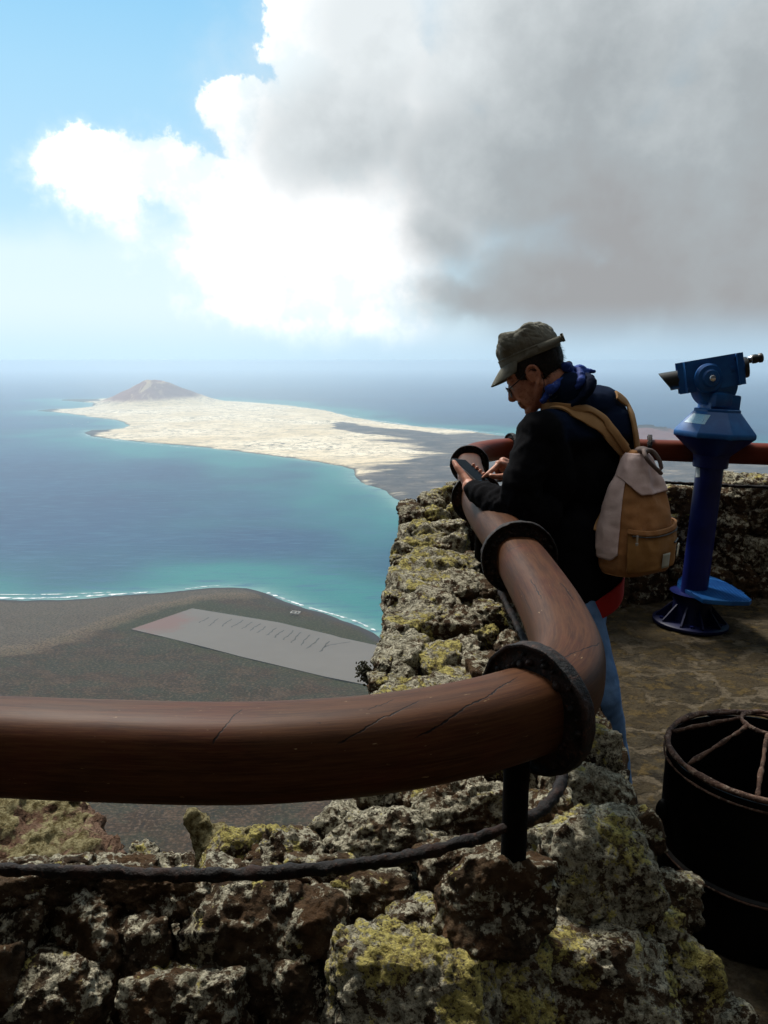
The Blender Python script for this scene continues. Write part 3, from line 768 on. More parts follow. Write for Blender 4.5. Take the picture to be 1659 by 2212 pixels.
def ico(n):
    if n not in _ico:
        bm = bmesh.new(); bmesh.ops.create_icosphere(bm, subdivisions=n, radius=1); me = bpy.data.meshes.new('i'); bm.to_mesh(me); bm.free()
        _ico[n] = (coords(me), np.array([tuple(p.vertices) for p in me.polygons]))
    return _ico[n]
def stone_mesh(c, dims, M, seed, sub=5, crag=1.0, name='stone'):
    """a lava stone: facetted block, worn round, with clinkery relief and holes"""
    D, F = ico(sub); r_ = np.random.default_rng(seed)
    k = 13; N = r_.normal(size=(k, 3)); N /= np.linalg.norm(N, axis=1)[:, None]
    N = np.concatenate([N, np.eye(3), -np.eye(3)]); H = np.concatenate([r_.uniform(.80, 1.12, k), r_.uniform(.80, .98, 6)])
    dt = D@N.T; rr = np.where(dt > .05, H/np.maximum(dt, .05), 9.)
    r = -np.log(np.exp(-rr*19).sum(1))/19+.05
    V = D*r[:, None]*np.array(dims)/2*1.04
    sz = float(np.mean(dims))
    s0 = seed*7.31
    amp = sz*crag
    n1 = fbm(V/(sz*.42)+s0, 3, seed); n2 = fbm(V/(sz*.13)+s0, 3, seed+5, ridged=True); n3 = fbm(V/.016+s0, 3, seed+9)
    pit = np.clip(fbm(V/.034+s0*2, 2, seed+13)-.22, 0, 1)
    n4 = fbm(V/.0075+s0, 2, seed+19)
    disp = n1*.075*amp-n2*.024*amp+n3*.0090*crag-pit*.030*crag+n4*.0042*crag
    V = V+D*disp[:, None]
    V = V@np.array(M.transposed())+np.array(c)
    return mesh_quads(name, V, F)
def stone(parent, c, dims, seed, colr, sub=5, rot=(0, 0, 0), crag=1.0, mat=None, name='stone', label=None):
    from mathutils import Euler
    o = link(name, stone_mesh(Vector(c), dims, Euler(rot).to_matrix(), seed, sub, crag), mat or mat_rock, parent)
    # own origin so that the object coordinates are local
    d = Vector(c)-(Vector(parent.location) if parent else Vector((0, 0, 0))); o.data.transform(Matrix.Translation(-d)); o.location = d
    o.color = (min(1, colr[0]), min(1, colr[1]*1.12), colr[2]*.62, 1)
    if label: o['label'] = label
    return o
wall = empty('stone_parapet', (.25, 1.35, 0))
tag(wall, 'dry stone parapet of lichen-crusted lava boulders under the near timber railing', 'stone wall')
def depth_near(py): return float(np.interp(py, [1600, 1750, 1880, 2000, 2100, 2212, 2330], [1.62, 1.40, 1.22, 1.12, 1.06, 1.0, .98]))
# (px, py, w, h, yellow, grey, red, label, Y override, tilt)
NS = [
 (54, 1999, 100, 150, .0, .45, .2, None, 0, .2), (200, 1990, 225, 205, .05, .35, .75, None, 0, -.1), (530, 2032, 262, 262, .15, .42, .45, None, 0, .1),
 (10, 2140, 90, 190, .0, .2, .9, 'reddish brown stone at the left edge', 0, 0), (165, 2150, 240, 190, .35, .55, .5, None, 0, .15), (415, 2175, 275, 170, .30, .50, .9, None, 0, -.1),
 (110, 1915, 240, 90, .12, .3, .4, None, 1.16, 0), (345, 1925, 250, 95, .05, .25, .6, None, 1.17, .05), (560, 1905, 210, 75, .2, .3, .5, None, 1.2, 0), (690, 2000, 140, 140, .12, .25, .95, None, 0, .2),
 (880, 2150, 375, 270, .80, .9, .2, 'boulder crusted all over with bright yellow lichen', .99, .1), (910, 2000, 160, 110, .75, .6, .3, None, 1.11, -.1), (800, 1930, 170, 90, .3, .3, .4, None, 1.2, 0),
 (1070, 1950, 235, 215, .1, .4, 1.0, 'rust brown stone below the post', 1.07, .15), (1275, 1900, 275, 310, .60, .95, .35, 'biggest boulder, cream and yellow with lichen', 1.22, -.35),
 (1453, 1948, 110, 140, .3, .5, .1, None, 1.42, .3), (1358, 1805, 140, 105, .35, .45, .6, None, 1.5, -.35), (1285, 1728, 125, 150, .2, .95, .4, None, 1.52, .3),
 (1268, 1622, 110, 100, .75, .9, .3, None, 1.66, .1), (1215, 1700, 110, 120, .3, .8, .5, None, 1.5, 0), (1240, 2125, 400, 250, .55, .65, .8, 'wide ochre and rust stone with pale lichen crust', 1.08, .12),
 (1470, 2130, 145, 210, .75, .7, .4, None, 1.26, .45), (1110, 2130, 160, 200, .8, .8, .4, None, 1.03, 0),
 (1000, 1755, 255, 150, .2, .65, .6, None, 1.40, -.1), (835, 1815, 265, 140, .2, .75, .1, 'black stone speckled with white lichen', 1.34, -.15), (730, 1790, 110, 100, .3, 1.0, .0, None, 1.42, .3),
 (640, 1842, 150, 95, .55, .6, .3, None, 1.33, .2), (500, 1845, 105, 100, .95, .6, .3, 'small yellow lichen-covered stone on the parapet edge', 1.36, .5), (572, 1812, 70, 48, .95, .8, .2, None, 1.40, 0), (570, 1858, 90, 50, .4, .5, .7, None, 1.34, 0),
 (1180, 1790, 130, 150, .3, .4, .7, None, 1.36, 0), (985, 1860, 180, 90, .15, .35, .6, None, 1.27, 0), (1080, 1690, 120, 90, .3, .5, .7, None, 1.55, 0), (930, 1690, 180, 90, .25, .5, .6, None, 1.52, 0), (820, 1720, 110, 90, .2, .7, .4, None, 1.50, 0),
 (372, 1872, 85, 50, .3, .5, .3, None, 1.34, 0), (308, 1852, 62, 62, .35, .95, .3, None, 1.38, .3), (260, 1885, 150, 60, .2, .5, .7, None, 1.28, 0), (100, 1880, 220, 60, .1, .4, .8, None, 1.27, 0), (690, 1880, 160, 70, .3, .45, .4, None, 1.28, 0),
 (1390, 2040, 150, 170, .7, .6, .4, None, 1.30, .3), (650, 2150, 150, 190, .2, .35, .5, None, 1.06, 0), (1170, 2010, 110, 130, .2, .3, .9, None, 1.2, 0), (1330, 1990, 120, 120, .5, .5, .9, None, 1.26, 0),
 (320, 2060, 110, 170, .1, .4, .3, None, 1.10, 0), (1540, 2230, 130, 140, .2, .4, .6, None, 1.3, 0)]
for k, (px, py, w, h, yl, gr, rd, lb, Yo, tl) in enumerate(NS):
    Yd = Yo or depth_near(py)
    sx, sz = S(w, Yd, py), S(h, Yd, py)
    dy = .82*min(sx, sz)+.03
    c = P(px, py, Yd+dy*.5)
    sx *= 1+dy*.5/Yd; sz *= 1+dy*.5/Yd
    big = w*h > 22000
    stone(wall, c, (sx*1.03, dy, sz*1.03), 100+k, (yl, gr, rd), 6 if big else 5, (random.uniform(-.12, .12)-.35, tl, random.uniform(-.2, .2)), 1.0, label=lb)
# top of the wall running away under the rail
def wall_z(py): return float(np.interp(py, [1040, 1100, 1200, 1300, 1420, 1500, 1600], [.95, .92, .88, .84, .80, .78, .74]))
FS = [(869, 1447, 50, 56, .35, 1, .2), (957, 1420, 108, 62, .9, .9, .1), (872, 1396, 100, 70, .2, .85, .3), (990, 1394, 104, 62, .1, .7, .5), (884, 1345, 108, 46, .7, .7, .4), (924, 1300, 170, 76, .3, .75, .6),
      (995, 1330, 84, 66, .2, .5, .5), (1053, 1362, 40, 56, .9, .7, .2), (905, 1248, 130, 60, .6, .9, .3), (990, 1252, 90, 60, .3, .6, .5), (925, 1205, 130, 52, .7, .9, .3), (1000, 1215, 80, 50, .5, .8, .5), (905, 1172, 92, 42, .7, .8, .5),
      (970, 1170, 100, 46, .5, .8, .6), (915, 1140, 92, 40, .6, .9, .5), (975, 1135, 90, 44, .4, .8, .6), (940, 1104, 50, 38, .95, .9, .2), (893, 1102, 58, 44, .1, .4, .4), (962, 1062, 66, 54, .7, .8, .3), (1000, 1090, 60, 60, .5, .8, .5),
      (1010, 1150, 70, 60, .4, .6, .5), (1030, 1200, 60, 60, .2, .5, .5), (1050, 1260, 80, 70, .2, .5, .5), (1060, 1310, 70, 60, .3, .5, .5), (1110, 1380, 90, 80, .1, .4, .5), (870, 1500, 150, 60, .7, .9, .5), (970, 1478, 140, 56, .5, .9, .6), (1050, 1440, 90, 60, .2, .5, .6),
      (836, 1430, 50, 60, .6, .6, .4), (842, 1380, 40, 50, .7, .7, .5), (850, 1330, 36, 52, .5, .5, .4), (852, 1285, 40, 50, .5, .6, .4), (862, 1240, 42, 44, .6, .7, .4), (866, 1205, 40, 40, .6, .7, .4), (872, 1172, 36, 34, .5, .6, .5), (820, 1470, 44, 60, .6, .6, .5), (815, 1540, 60, 70, .4, .6, .5), (1075, 1500, 120, 60, .2, .4, .5), (900, 1560, 200, 70, .3, .5, .5), (1060, 1580, 200, 80, .3, .5, .5), (880, 1085, 34, 30, .1, .3, .5), (990, 1045, 50, 40, .4, .7, .4), (930, 1080, 50, 40, .4, .7, .5)]
for k, (px, py, w, h, yl, gr, rd) in enumerate(FS):
    z = wall_z(py); q = PZ(px, py, z); sx = S(w, q.y, py)
    sn = (CAMZ-z)/math.hypot(q.y, CAMZ-z)
    sy = min(S(h, q.y, py)/sn*.9, sx*1.25); sy = max(sy, sx*.55)
    dz = min(sx, sy)*.8+.02
    stone(wall, (q.x, q.y, z-dz*.32), (sx*1.12, sy*1.15, dz), 300+k, (yl, gr, rd), 5, (random.uniform(-.2, .2), random.uniform(-.2, .2), random.uniform(-.4, .4)), 1.1)

# rubble heart of the wall behind the face stones (closed, rough)
def rubble(name, inner, outer, zt, zb, parent, seed, mat, step=.03):
    """inner/outer: matching plan points; zt: matching top heights"""
    I = catmull([Vector((*p, 0)) for p in inner], 10); O = catmull([Vector((*p, 0)) for p in outer], 10); T = catmull([Vector((t, 0, 0)) for t in zt], 10)
    n = len(I); rows = []
    nv = 14; nt = 16
    for i in range(n):
        a, b, t = I[i], O[i], T[i].x; r = []
        for k in range(nv): r.append((a.x, a.y, zb+(t-zb)*k/nv))
        for k in range(nt): f = k/nt; r.append((a.x+(b.x-a.x)*f, a.y+(b.y-a.y)*f, t))
        for k in range(nv+1): r.append((b.x, b.y, t+(zb-t)*k/nv))
        rows.append(r)
    G = np.array(rows); me = mesh_grid(name, G)
    bm = bmesh.new(); bm.from_mesh(me); bmesh.ops.subdivide_edges(bm, edges=bm.edges, cuts=2, use_grid_fill=True); bmesh.ops.recalc_face_normals(bm, faces=bm.faces); bm.to_mesh(me); bm.free()
    V = coords(me); Nn = normals(me)
    V += Nn*((fbm(V*5, 3, seed)*.045)-(fbm(V*14, 3, seed+1, ridged=True)*.02)+fbm(V*45, 2, seed+2)*.007)[:, None]
    set_coords(me, V); o = link(name, me, mat, parent); o.color = (.25, .45, .5, 1); return o
rubble('rubble_core', [(-3.2, 1.22), (-1.4, 1.23), (-.5, 1.25), (.15, 1.30), (.50, 1.48), (.62, 1.9), (.60, 2.6), (.62, 3.3), (.62, 3.9), (.75, 4.35)],
       [(-3.4, 1.55), (-1.5, 1.42), (-.6, 1.42), (-.10, 1.55), (.02, 1.8), (.06, 2.2), (.10, 2.9), (.14, 3.5), (.22, 4.3), (.45, 4.75)],
       [.34, .38, .42, .52, .57, .64, .74, .78, .82, .80], -.25, wall, 5, mat_rock)
rubble('rubble_core', [(-3.2, 1.08), (-1.4, 1.14), (-.5, 1.16), (.15, 1.18), (.48, 1.27), (.62, 1.42), (.72, 1.56)],
       [(-3.3, 1.2), (-1.4, 1.22), (-.5, 1.22), (.15, 1.26), (.48, 1.5), (.58, 1.62), (.66, 1.8)],
       [.3, .36, .38, .40, .40, .38, .30], -.25, wall, 15, mat_rock)

# ---------------------------------------------------------------- far parapet behind the telescope
wall2 = empty('stone_parapet', (2.2, 5.2, 0))
tag(wall2, 'rough dark stone parapet behind the blue telescope at the far side of the terrace', 'stone wall')
rubble('rubble_core', [(.75, 4.5), (1.15, 4.9), (1.8, 5.12), (2.6, 5.2), (3.6, 5.2), (5.0, 5.1), (7, 4.8)], [(.45, 4.9), (1.0, 5.5), (1.8, 5.7), (2.6, 5.8), (3.6, 5.8), (5.0, 5.7), (7, 5.4)],
       [.66, .66, .64, .66, .72, .72, .7], -.1, wall2, 25, mat_rock_far)
k = 0; rs = random.Random(5)
for row, (z, sz) in enumerate(((.10, .26), (.30, .24), (.49, .22), (.65, .20))):
    x = .95+rs.random()*.1
    while x < 4.3:
        w = rs.uniform(.17, .34); y = float(np.interp(x, [.75, 1.15, 1.8, 2.6, 5], [4.5, 4.88, 5.08, 5.14, 5.1]))+.02+row*.03
        yl = rs.choice([.0, .1, .2, .45, .6]) if row > 1 else rs.choice([0, 0, .1, .2]); gr = rs.uniform(.3, .85) if row else rs.uniform(.1, .5)
        zz = z+rs.uniform(-.03, .03)
        stone(wall2, (x+w/2, y, zz), (w*1.12, .26, sz*1.15), 500+k, (yl, gr, rs.uniform(.1, .9)), 5 if x < 3 else 4, (rs.uniform(-.2, .2), rs.uniform(-.3, .3), rs.uniform(-.2, .2)), 1.15, mat_rock_far); k += 1; x += w
for px, py, w, h in ((1600, 1066, 120, 56), (1648, 1050, 70, 44), (1500, 1080, 90, 36), (1560, 1088, 70, 40), (1475, 1072, 60, 30)):
    q = P(px, py, 5.28); stone(wall2, q, (S(w, 5.2), .3, S(h, 5.2)*1.3), 600+k, (.35, .6, .4), 5, (0, rs.uniform(-.3, .3), 0), 1.1, mat_rock_far); k += 1

# ---------------------------------------------------------------- outcrop beyond the parapet at the left
m = NT('mossy_outcrop'); p = m.obj('Object')
a = m.noise(p, 12, 8, .7); b = m.noise(p, 60, 6, .75); e = m.noise(p, 150, 4, .75)
sep_ = m.n('ShaderNodeSeparateXYZ'); m.l(p, sep_.inputs[0])
c = m.mix(m.ss(a, .4, .6), (.15, .085, .055), (.29, .185, .13))
c = m.mix(m.ss(e, .5, .65), c, (.05, .028, .02))
moss = m.mix(m.ss(b, .36, .64), (.10, .075, .028), (.40, .35, .19))
mk = m.ss(m.math('ADD', m.math('ADD', m.noise(p, 9, 7, .7), m.math('MULTIPLY', m.at('moss'), .45)), m.math('MULTIPLY', b, .15)), .72, .80)
c = m.mix(mk, c, moss)
mat_moss = m.out(c, .95, spec=.1, normal=m.bump(m.math('ADD', b, m.math('MULTIPLY', e, .6)), 1.0, .02))
def outcrop(name, blobs, label, seed, voxel=.012, crag=1.0, parent=None, base=None, Vlow=None):
    mb = MB()
    for px, py, rx, rz, Yd in blobs:
        c = P(px, py, Yd); mb.ell(c, (S(rx, Yd, py), S((rx+rz)*.42, Yd, py), S(rz, Yd, py)), None, 24, 16)
    me = remesh(mb, voxel, 1)
    V = coords(me); Nn = normals(me)
    V += Nn*((fbm(V*9, 3, seed)*.03-fbm(V*24, 3, seed+1, ridged=True)*.016+fbm(V*70, 3, seed+2)*.015-np.clip(fbm(V*50, 2, seed+4)-.15, 0, 1)*.03)*crag)[:, None]
    set_coords(me, V); attr(me, 'moss', np.clip(normals(me)[:, 2]*.5+fbm(V*6, 2, 9)*.8+(V[:, 2]-.515)*9, 0, 1))
    b0 = base or P(blobs[0][0], blobs[0][1], blobs[0][4]); o = link(name, me, mat_moss); origin_to(o, b0)
    tag(o, label, 'rock'); return o
outcrop('rock_outcrop', [(120, 1790, 95, 70, 1.75), (40, 1770, 70, 55, 1.75), (190, 1800, 40, 55, 1.7), (70, 1850, 190, 60, 1.6), (-120, 1830, 220, 110, 1.65), (205, 1860, 70, 38, 1.58), (100, 1960, 230, 90, 1.62), (-300, 1850, 220, 130, 1.65), (150, 1738, 32, 30, 1.75), (30, 1735, 40, 26, 1.75)],
        'pinkish rock outcrop tufted with pale green lichen beyond the left end of the parapet', 70)
outcrop('jagged_rock', [(436, 1800, 34, 46, 1.5), (416, 1774, 20, 26, 1.5), (458, 1850, 44, 56, 1.48), (468, 1800, 44, 22, 1.52), (512, 1806, 40, 24, 1.53), (445, 1890, 70, 40, 1.46)],
        'jagged spike of brown rock furred with lichen, standing up beside the small yellow stone', 80, .008, .7)
# sprig of dry plant at the outer edge of the wall
m = NT('dry_sprig'); mat_sprig = m.out((.035, .035, .015), .9)
mb = MB(); b0 = PZ(806, 1452, .78); rs = random.Random(3)
for i in range(60):
    a0 = rs.uniform(-1.3, 1.2); l = rs.uniform(.02, .045)
    q = b0+Vector((-abs(math.cos(a0))*l, rs.uniform(-.02, .02), math.sin(a0)*l*.8)); mb.tube([b0, b0.lerp(q, .5)+Vector((0, 0, .004)), q], [.0015, .0013, .0006], 4)
    for j in range(3):
        t = q+Vector((rs.uniform(-.008, .008), rs.uniform(-.008, .008), rs.uniform(-.008, .008))); mb.ell(t, (.004, .003, .002), Matrix.Rotation(rs.random()*3, 3, 'Y'), 6, 4)
pl = mb.put('dry_plant', mat_sprig); origin_to(pl, b0); tag(pl, 'small dark sprig sticking out of the outer edge of the stone parapet', 'plant')

# ---------------------------------------------------------------- terrace floor of flagstones
nx, ny = 300, 420
X, Y = np.meshgrid(np.linspace(.1, 4.2, nx), np.linspace(.1, 5.35, ny), indexing='ij')
q = np.stack([X.ravel(), Y.ravel(), np.zeros(X.size)], -1)
Z = fbm(q*3, 3, 50)*.012+fbm(q*16, 3, 51)*.006
me = mesh_grid('terrace', np.stack([X, Y, Z.reshape(X.shape)], -1))
m = NT('flagstone'); p = m.pos(); xy2 = m.sc(p, (1, 1, 0))
wp = m.vmath('ADD', m.sc(xy2, (1.0, 1.5, 1)), m.sc(m.vmath('SUBTRACT', m.noise(xy2, 3.2, 5, .6, out=1), (.5, .5, .5)), (.75, .75, 0)))
ed = m.voro(wp, 2.3, 'DISTANCE_TO_EDGE'); cell = m.voro(wp, 2.3, 'F1', 'Color')
n1 = m.noise(p, 9, 8, .72); n2 = m.noise(p, 45, 7, .75); n3 = m.noise(p, 2.2, 4, .6)
st = m.mix(m.ss(n1, .36, .64), (.018, .015, .011), (.088, .072, .046))
sc_ = m.n('ShaderNodeSeparateColor'); m.l(cell, sc_.inputs[0])
st = m.mix(m.math('MULTIPLY', sc_.outputs[0], .6), st, (.11, .08, .042))
st = m.mix(m.math('MULTIPLY', m.ss(m.noise(p, 14, 6, .7), .50, .62), .7), st, (.17, .115, .040))
st = m.mix(m.ss(n2, .56, .68), st, (.012, .010, .008))
mo = m.mix(m.ss(n2, .35, .65), (.12, .095, .062), (.25, .20, .135))
gap = m.ss(m.math('ADD', ed, m.math('MULTIPLY', m.math('SUBTRACT', n1, .5), .40)), .10, .03)
c = m.mix(m.math('MULTIPLY', gap, m.math('MULTIPLY', m.ss(n3, .36, .55), .8)), st, mo)
h = m.math('ADD', m.math('MULTIPLY', n2, .6), m.math('MULTIPLY', m.math('SUBTRACT', 1.0, gap), .25))
mat_floor = m.out(c, .9, spec=.15, normal=m.bump(m.math('ADD', m.math('MULTIPLY', h, 1.5), n1), 1.0, .05))
tag(link('terrace', me, mat_floor), kind='structure')
mb = MB(); mb.prism([Vector(v) for v in ((-3.6, -4, -.62), (7, -4, -.62), (7, 5.6, -.62), (.55, 5.6, -.62), (.3, 4.4, -.62), (.3, 1.6, -.62), (.1, 1.3, -.62), (-3.6, 1.3, -.62))], (0, 0, .595))
tag(mb.put('terrace_base', mat_floor, smooth=False), kind='structure')
# ================================================================ coin telescope
def tele():
    base = PZ(1490, 1347, 0); T0 = empty('telescope', base)
    tag(T0, 'blue coin-operated viewing telescope on a pedestal with footplate, at the far side of the terrace', 'telescope')
    m = NT('blue_paint'); p = m.obj('Object')
    n1 = m.noise(p, 6, 6, .6); n2 = m.noise(p, 70, 4, .7)
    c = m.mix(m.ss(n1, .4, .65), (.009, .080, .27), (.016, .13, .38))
    c = m.mix(m.ss(n2, .68, .74), c, (.10, .13, .16))
    blue = m.out(c, m.mix(n1, (.32,)*3, (.5,)*3), spec=.4, normal=m.bump(n2, .12, .002))
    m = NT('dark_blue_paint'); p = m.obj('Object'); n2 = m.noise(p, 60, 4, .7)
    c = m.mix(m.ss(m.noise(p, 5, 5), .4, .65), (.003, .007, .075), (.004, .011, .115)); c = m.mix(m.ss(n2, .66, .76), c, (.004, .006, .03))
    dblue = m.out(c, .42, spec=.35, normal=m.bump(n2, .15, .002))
    m = NT('black_plastic'); blk = m.out(m.mix(m.noise(m.obj('Object'), 40, 4), (.006,)*3, (.02,)*3), .38)
    m = NT('bright_steel'); stl = m.out((.75, .75, .74), .22, metal=1)
    lean = Matrix.Rotation(R(2.6), 3, 'Y')
    def L(x, y, z): return base+lean@Vector((x, y, z))
    def M_(rot=None): return lean@(rot or Matrix.Identity(3))
    # foot: disc with radial webs
    mb = MB(); mb.lathe([(.215, 0), (.222, .006), (.222, .02), (.215, .026), (.10, .028)], L(0, 0, 0), M_(), 48); m = NT('base_navy'); bnv = m.out((.0025, .005, .040), .5, spec=.3)
    f = mb.put('base_flange', bnv, T0, sharp=40)
    for k in range(10):
        a = 2*math.pi*k/10+.3; dx, dy = math.cos(a), math.sin(a)
        mb = MB(); w = Vector((-dy, dx, 0))*.005
        mb.prism([L(dx*.09+w.x, dy*.09+w.y, .025), L(dx*.205+w.x, dy*.205+w.y, .025), L(dx*.205+w.x, dy*.205+w.y, .035), L(dx*.10+w.x, dy*.10+w.y, .145), L(dx*.09+w.x, dy*.09+w.y, .145)], -2*(lean@w)); mb.put('web', bnv, f, smooth=False)
        if k % 2 == 0:
            mb = MB(); a2 = a+.31; mb.cyl(L(math.cos(a2)*.18, math.sin(a2)*.18, .026), L(math.cos(a2)*.18, math.sin(a2)*.18, .04), .011, seg=6); mb.put('bolt', stl if False else dblue, f, smooth=False)
    mb = MB(); mb.lathe([(.125, .02), (.118, .03), (.112, .14), (.118, .19), (.125, .2)], L(0, 0, 0), M_(), 40); mb.put('hub', bnv, T0, sharp=40)
    # footplate measured in plan from the photo, ribbed top
    zt = .232
    q = [PZ(x, y, zt) for x, y in ((1463, 1259), (1466, 1250), (1474, 1244), (1500, 1240), (1533, 1243), (1552, 1250), (1570, 1258), (1600, 1276), (1624, 1295), (1620, 1299), (1580, 1299), (1535, 1296), (1519, 1294), (1496, 1281), (1475, 1270))]
    mb = MB(); mb.prism(q, (0, 0, -.028), bev=.005); fp = mb.put('footplate', blue, T0, smooth=False)
    d = (q[8]-q[0]).normalized(); mb = MB()
    s_ = d.cross(Vector((0, 0, 1))).normalized(); c0 = sum(q, Vector())/len(q)
    bv = bvh_of(fp.data)
    for k in range(-26, 27):
        for j in range(-13, 14):
            v = c0+d*k*.0135+s_*j*.0135; hit = bv.ray_cast(v-Vector(base)+Vector((0, 0, .1)), Vector((0, 0, -1)))
            if hit[0] is not None and hit[1].z > .9: mb.box(v+Vector((0, 0, .0012)), (.009, .003, .0036), orient(Vector((0, 0, 1)), s_))
    t = mb.put('tread', blue, fp, smooth=False); t['kind'] = 'stuff'; t['label'] = 'raised anti-slip studs of the footplate'
    mb = MB(); mb.prism([PZ(1470, 1262, .19), PZ(1480, 1248, .19), PZ(1530, 1250, .19), PZ(1560, 1272, .19), PZ(1530, 1290, .19), PZ(1500, 1282, .19)], (0, 0, .015), bev=.004)
    mb.lathe([(.10, .19), (.135, .2), (.14, .203)], L(0, 0, 0), M_(), 32); mb.put('plate_bracket', dblue, T0, smooth=False)
    # column
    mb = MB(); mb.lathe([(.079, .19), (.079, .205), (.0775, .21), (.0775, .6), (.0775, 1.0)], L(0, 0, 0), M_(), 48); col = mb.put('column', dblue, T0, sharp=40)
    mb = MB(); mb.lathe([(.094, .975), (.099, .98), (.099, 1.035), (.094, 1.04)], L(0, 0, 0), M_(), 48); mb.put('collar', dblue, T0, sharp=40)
    # bowl (octagonal rim with rounded corners)
    def octring(r, z, k=.93, n=64):
        out = []
        for i in range(n):
            a = 2*math.pi*i/n; aa = (a % (math.pi/4))-math.pi/8; rr = r*min(1.0, k/math.cos(aa)/1.0*1.0)
            out.append((rr*math.cos(a), rr*math.sin(a), z))
        return out
    def octloft(rows, name, mat):
        G = np.array([[tuple(L(*v)) for v in octring(*r)] for r in rows]); me = mesh_grid(name, G, closed_v=True)
        bm = bmesh.new(); bm.from_mesh(me); bm.verts.ensure_lookup_table(); n = 64
        bm.faces.new([bm.verts[i] for i in range(n)][::-1]); bm.faces.new([bm.verts[len(bm.verts)-n+i] for i in range(n)])
        bmesh.ops.recalc_face_normals(bm, faces=bm.faces); bm.to_mesh(me); bm.free(); o = link(name, me, mat, T0); me.set_sharp_from_angle(angle=R(28)); return o
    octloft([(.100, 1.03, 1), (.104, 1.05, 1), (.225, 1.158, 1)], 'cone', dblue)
    octloft([(.226, 1.156), (.238, 1.162), (.240, 1.170), (.240, 1.184), (.236, 1.192), (.185, 1.250), (.142, 1.300), (.136, 1.306), (.136, 1.318), (.130, 1.322)], 'housing', blue)
    mb = MB(); mb.box(L(.005, 0, 1.350), (.185, .15, .11), M_(Matrix.Rotation(R(8), 3, 'Z')), bev=.014); mb.box(L(-.02, -.03, 1.372), (.14, .13, .09), M_(Matrix.Rotation(R(20), 3, 'Z')), bev=.03); mb.put('neck', blue, T0, sharp=35)
    # yoke drum whose axis points at the viewer
    axn = Vector((.10, -1, .05)).normalized(); Md = M_(orient(axn))
    dc = Vector((-.035, 0, 1.452))
    mb = MB(); mb.lathe([(.105, -.06), (.124, -.05), (.124, .036), (.116, .050), (.06, .054)], L(*dc), Md, 56); mb.put('yoke_drum', blue, T0, sharp=35)
    # head: box and tubes along the sight axis
    ax = Vector((-.955, .27, -.225)).normalized()     # towards the objective
    Mh = M_(orient(ax)); up = Vector((0, 0, 1)); hc = Vector((-.070, 0, 1.515))
    Mb = M_(Matrix((ax, up.cross(ax).normalized(), ax.cross(up.cross(ax)).normalized())).transposed())
    mb = MB(); mb.box(L(*(hc+Vector((0, 0, .006)))), (.275, .105, .100), Mb, bev=.040); hd = mb.put('head', blue, T0, sharp=50)
    cc = hc+Vector((-.028, -.052, -.022))
    mb = MB(); mb.lathe([(.086, 0), (.086, .012), (.074, .026), (.052, .028), (.05, .034), (.044, .042), (.0, .045)], L(*cc), Md, 48); pc = mb.put('pivot_cap', blue, T0, sharp=35)
    mb = MB(); mb.lathe([(.021, .04), (.021, .047), (.017, .056), (.012, .059), (.0, .0595)], L(*cc), Md, 24); mb.put('pivot_bolt', stl, pc, sharp=35)
    o1 = hc+ax*.105
    mb = MB(); mb.lathe([(.050, 0), (.049, .09)], L(*o1), Mh, 40); mb.put('objective_tube', blue, T0)
    # slanted black hood
    G = []
    for i, (s0, r) in enumerate(((.062, .050), (.065, .0545), (.115, .055))):
        G.append([o1+ax*s0+Vector(orient(ax)@Vector((r*math.cos(a), r*math.sin(a), 0))) for a in np.linspace(0, 2*math.pi, 40, endpoint=False)])
    ring = []
    for a in np.linspace(0, 2*math.pi, 40, endpoint=False):
        v = orient(ax)@Vector((.055*math.cos(a), .055*math.sin(a), 0)); ring.append(o1+ax*(.140+.034*v.z/.055)+v)
    G.append(ring); G.append([o1+ax*(.140)+(v-o1-ax*.140)*.9 for v in ring]); G.append([v-ax*.06 for v in G[-1]])
    Gn = np.array([[tuple(L(*v)) for v in r] for r in G]); me = mesh_grid('hood', Gn, closed_v=True); hood = link('hood', me, blk, T0); me.set_sharp_from_angle(angle=R(40))
    mb = MB(); q = o1+ax*.085; mb.lathe([(.0, 0), (.043, .001), (.043, .004), (0, .005)], L(*q), Mh, 32); m = NT('lens'); mb.put('lens', m.out((.01, .012, .02), .05, spec=.8), hood)
    e1 = hc-ax*.105+Vector((0, 0, .012)); Me = M_(orient(-ax))
    mb = MB(); mb.lathe([(.056, 0), (.056, .075), (.053, .08)], L(*e1), Me, 40); mb.put('rear_tube', blue, T0, sharp=35)
    mb = MB(); mb.lathe([(.060, .075), (.060, .09), (.056, .098), (.0, .10)], L(*(e1+Vector((0, 0, -.004)))), Me, 40); ey = mb.put('rear_cap', blk, T0, sharp=35)
    e2 = e1-ax*.085+Vector((0, 0, .036))
    mb = MB(); mb.lathe([(.020, 0), (.020, .03), (.0205, .031)], L(*e2), Me, 28); mb.put('silver_ring', stl, ey)
    mb = MB(); mb.lathe([(.024, .028), (.026, .032), (.026, .05), (.022, .06), (.027, .066), (.027, .082), (.018, .088), (.014, .08), (0, .078)], L(*e2), Me, 32); mb.put('eyepiece', blk, ey, sharp=40)
    mb = MB(); mb.tube([L(*(hc+Vector((.085, -.02, -.055)))), L(*(hc+Vector((.14, -.03, -.052)))), L(*(hc+Vector((.175, -.03, -.045))))], .0065, 10); mb.put('lever', stl, T0)
    mb = MB(); mb.box(L(*(hc+Vector((.125, -.02, -.035)))), (.03, .06, .035), Mb, bev=.004); mb.put('stop', blk, T0)
    # stickers
    m = NT('info_sticker'); p = m.obj('Object'); 
    br = m.n('ShaderNodeTexBrick'); m.inp(br.inputs['Vector'], m.obj('UV')); br.inputs['Scale'].default_value = 9; br.inputs['Mortar Size'].default_value = .05
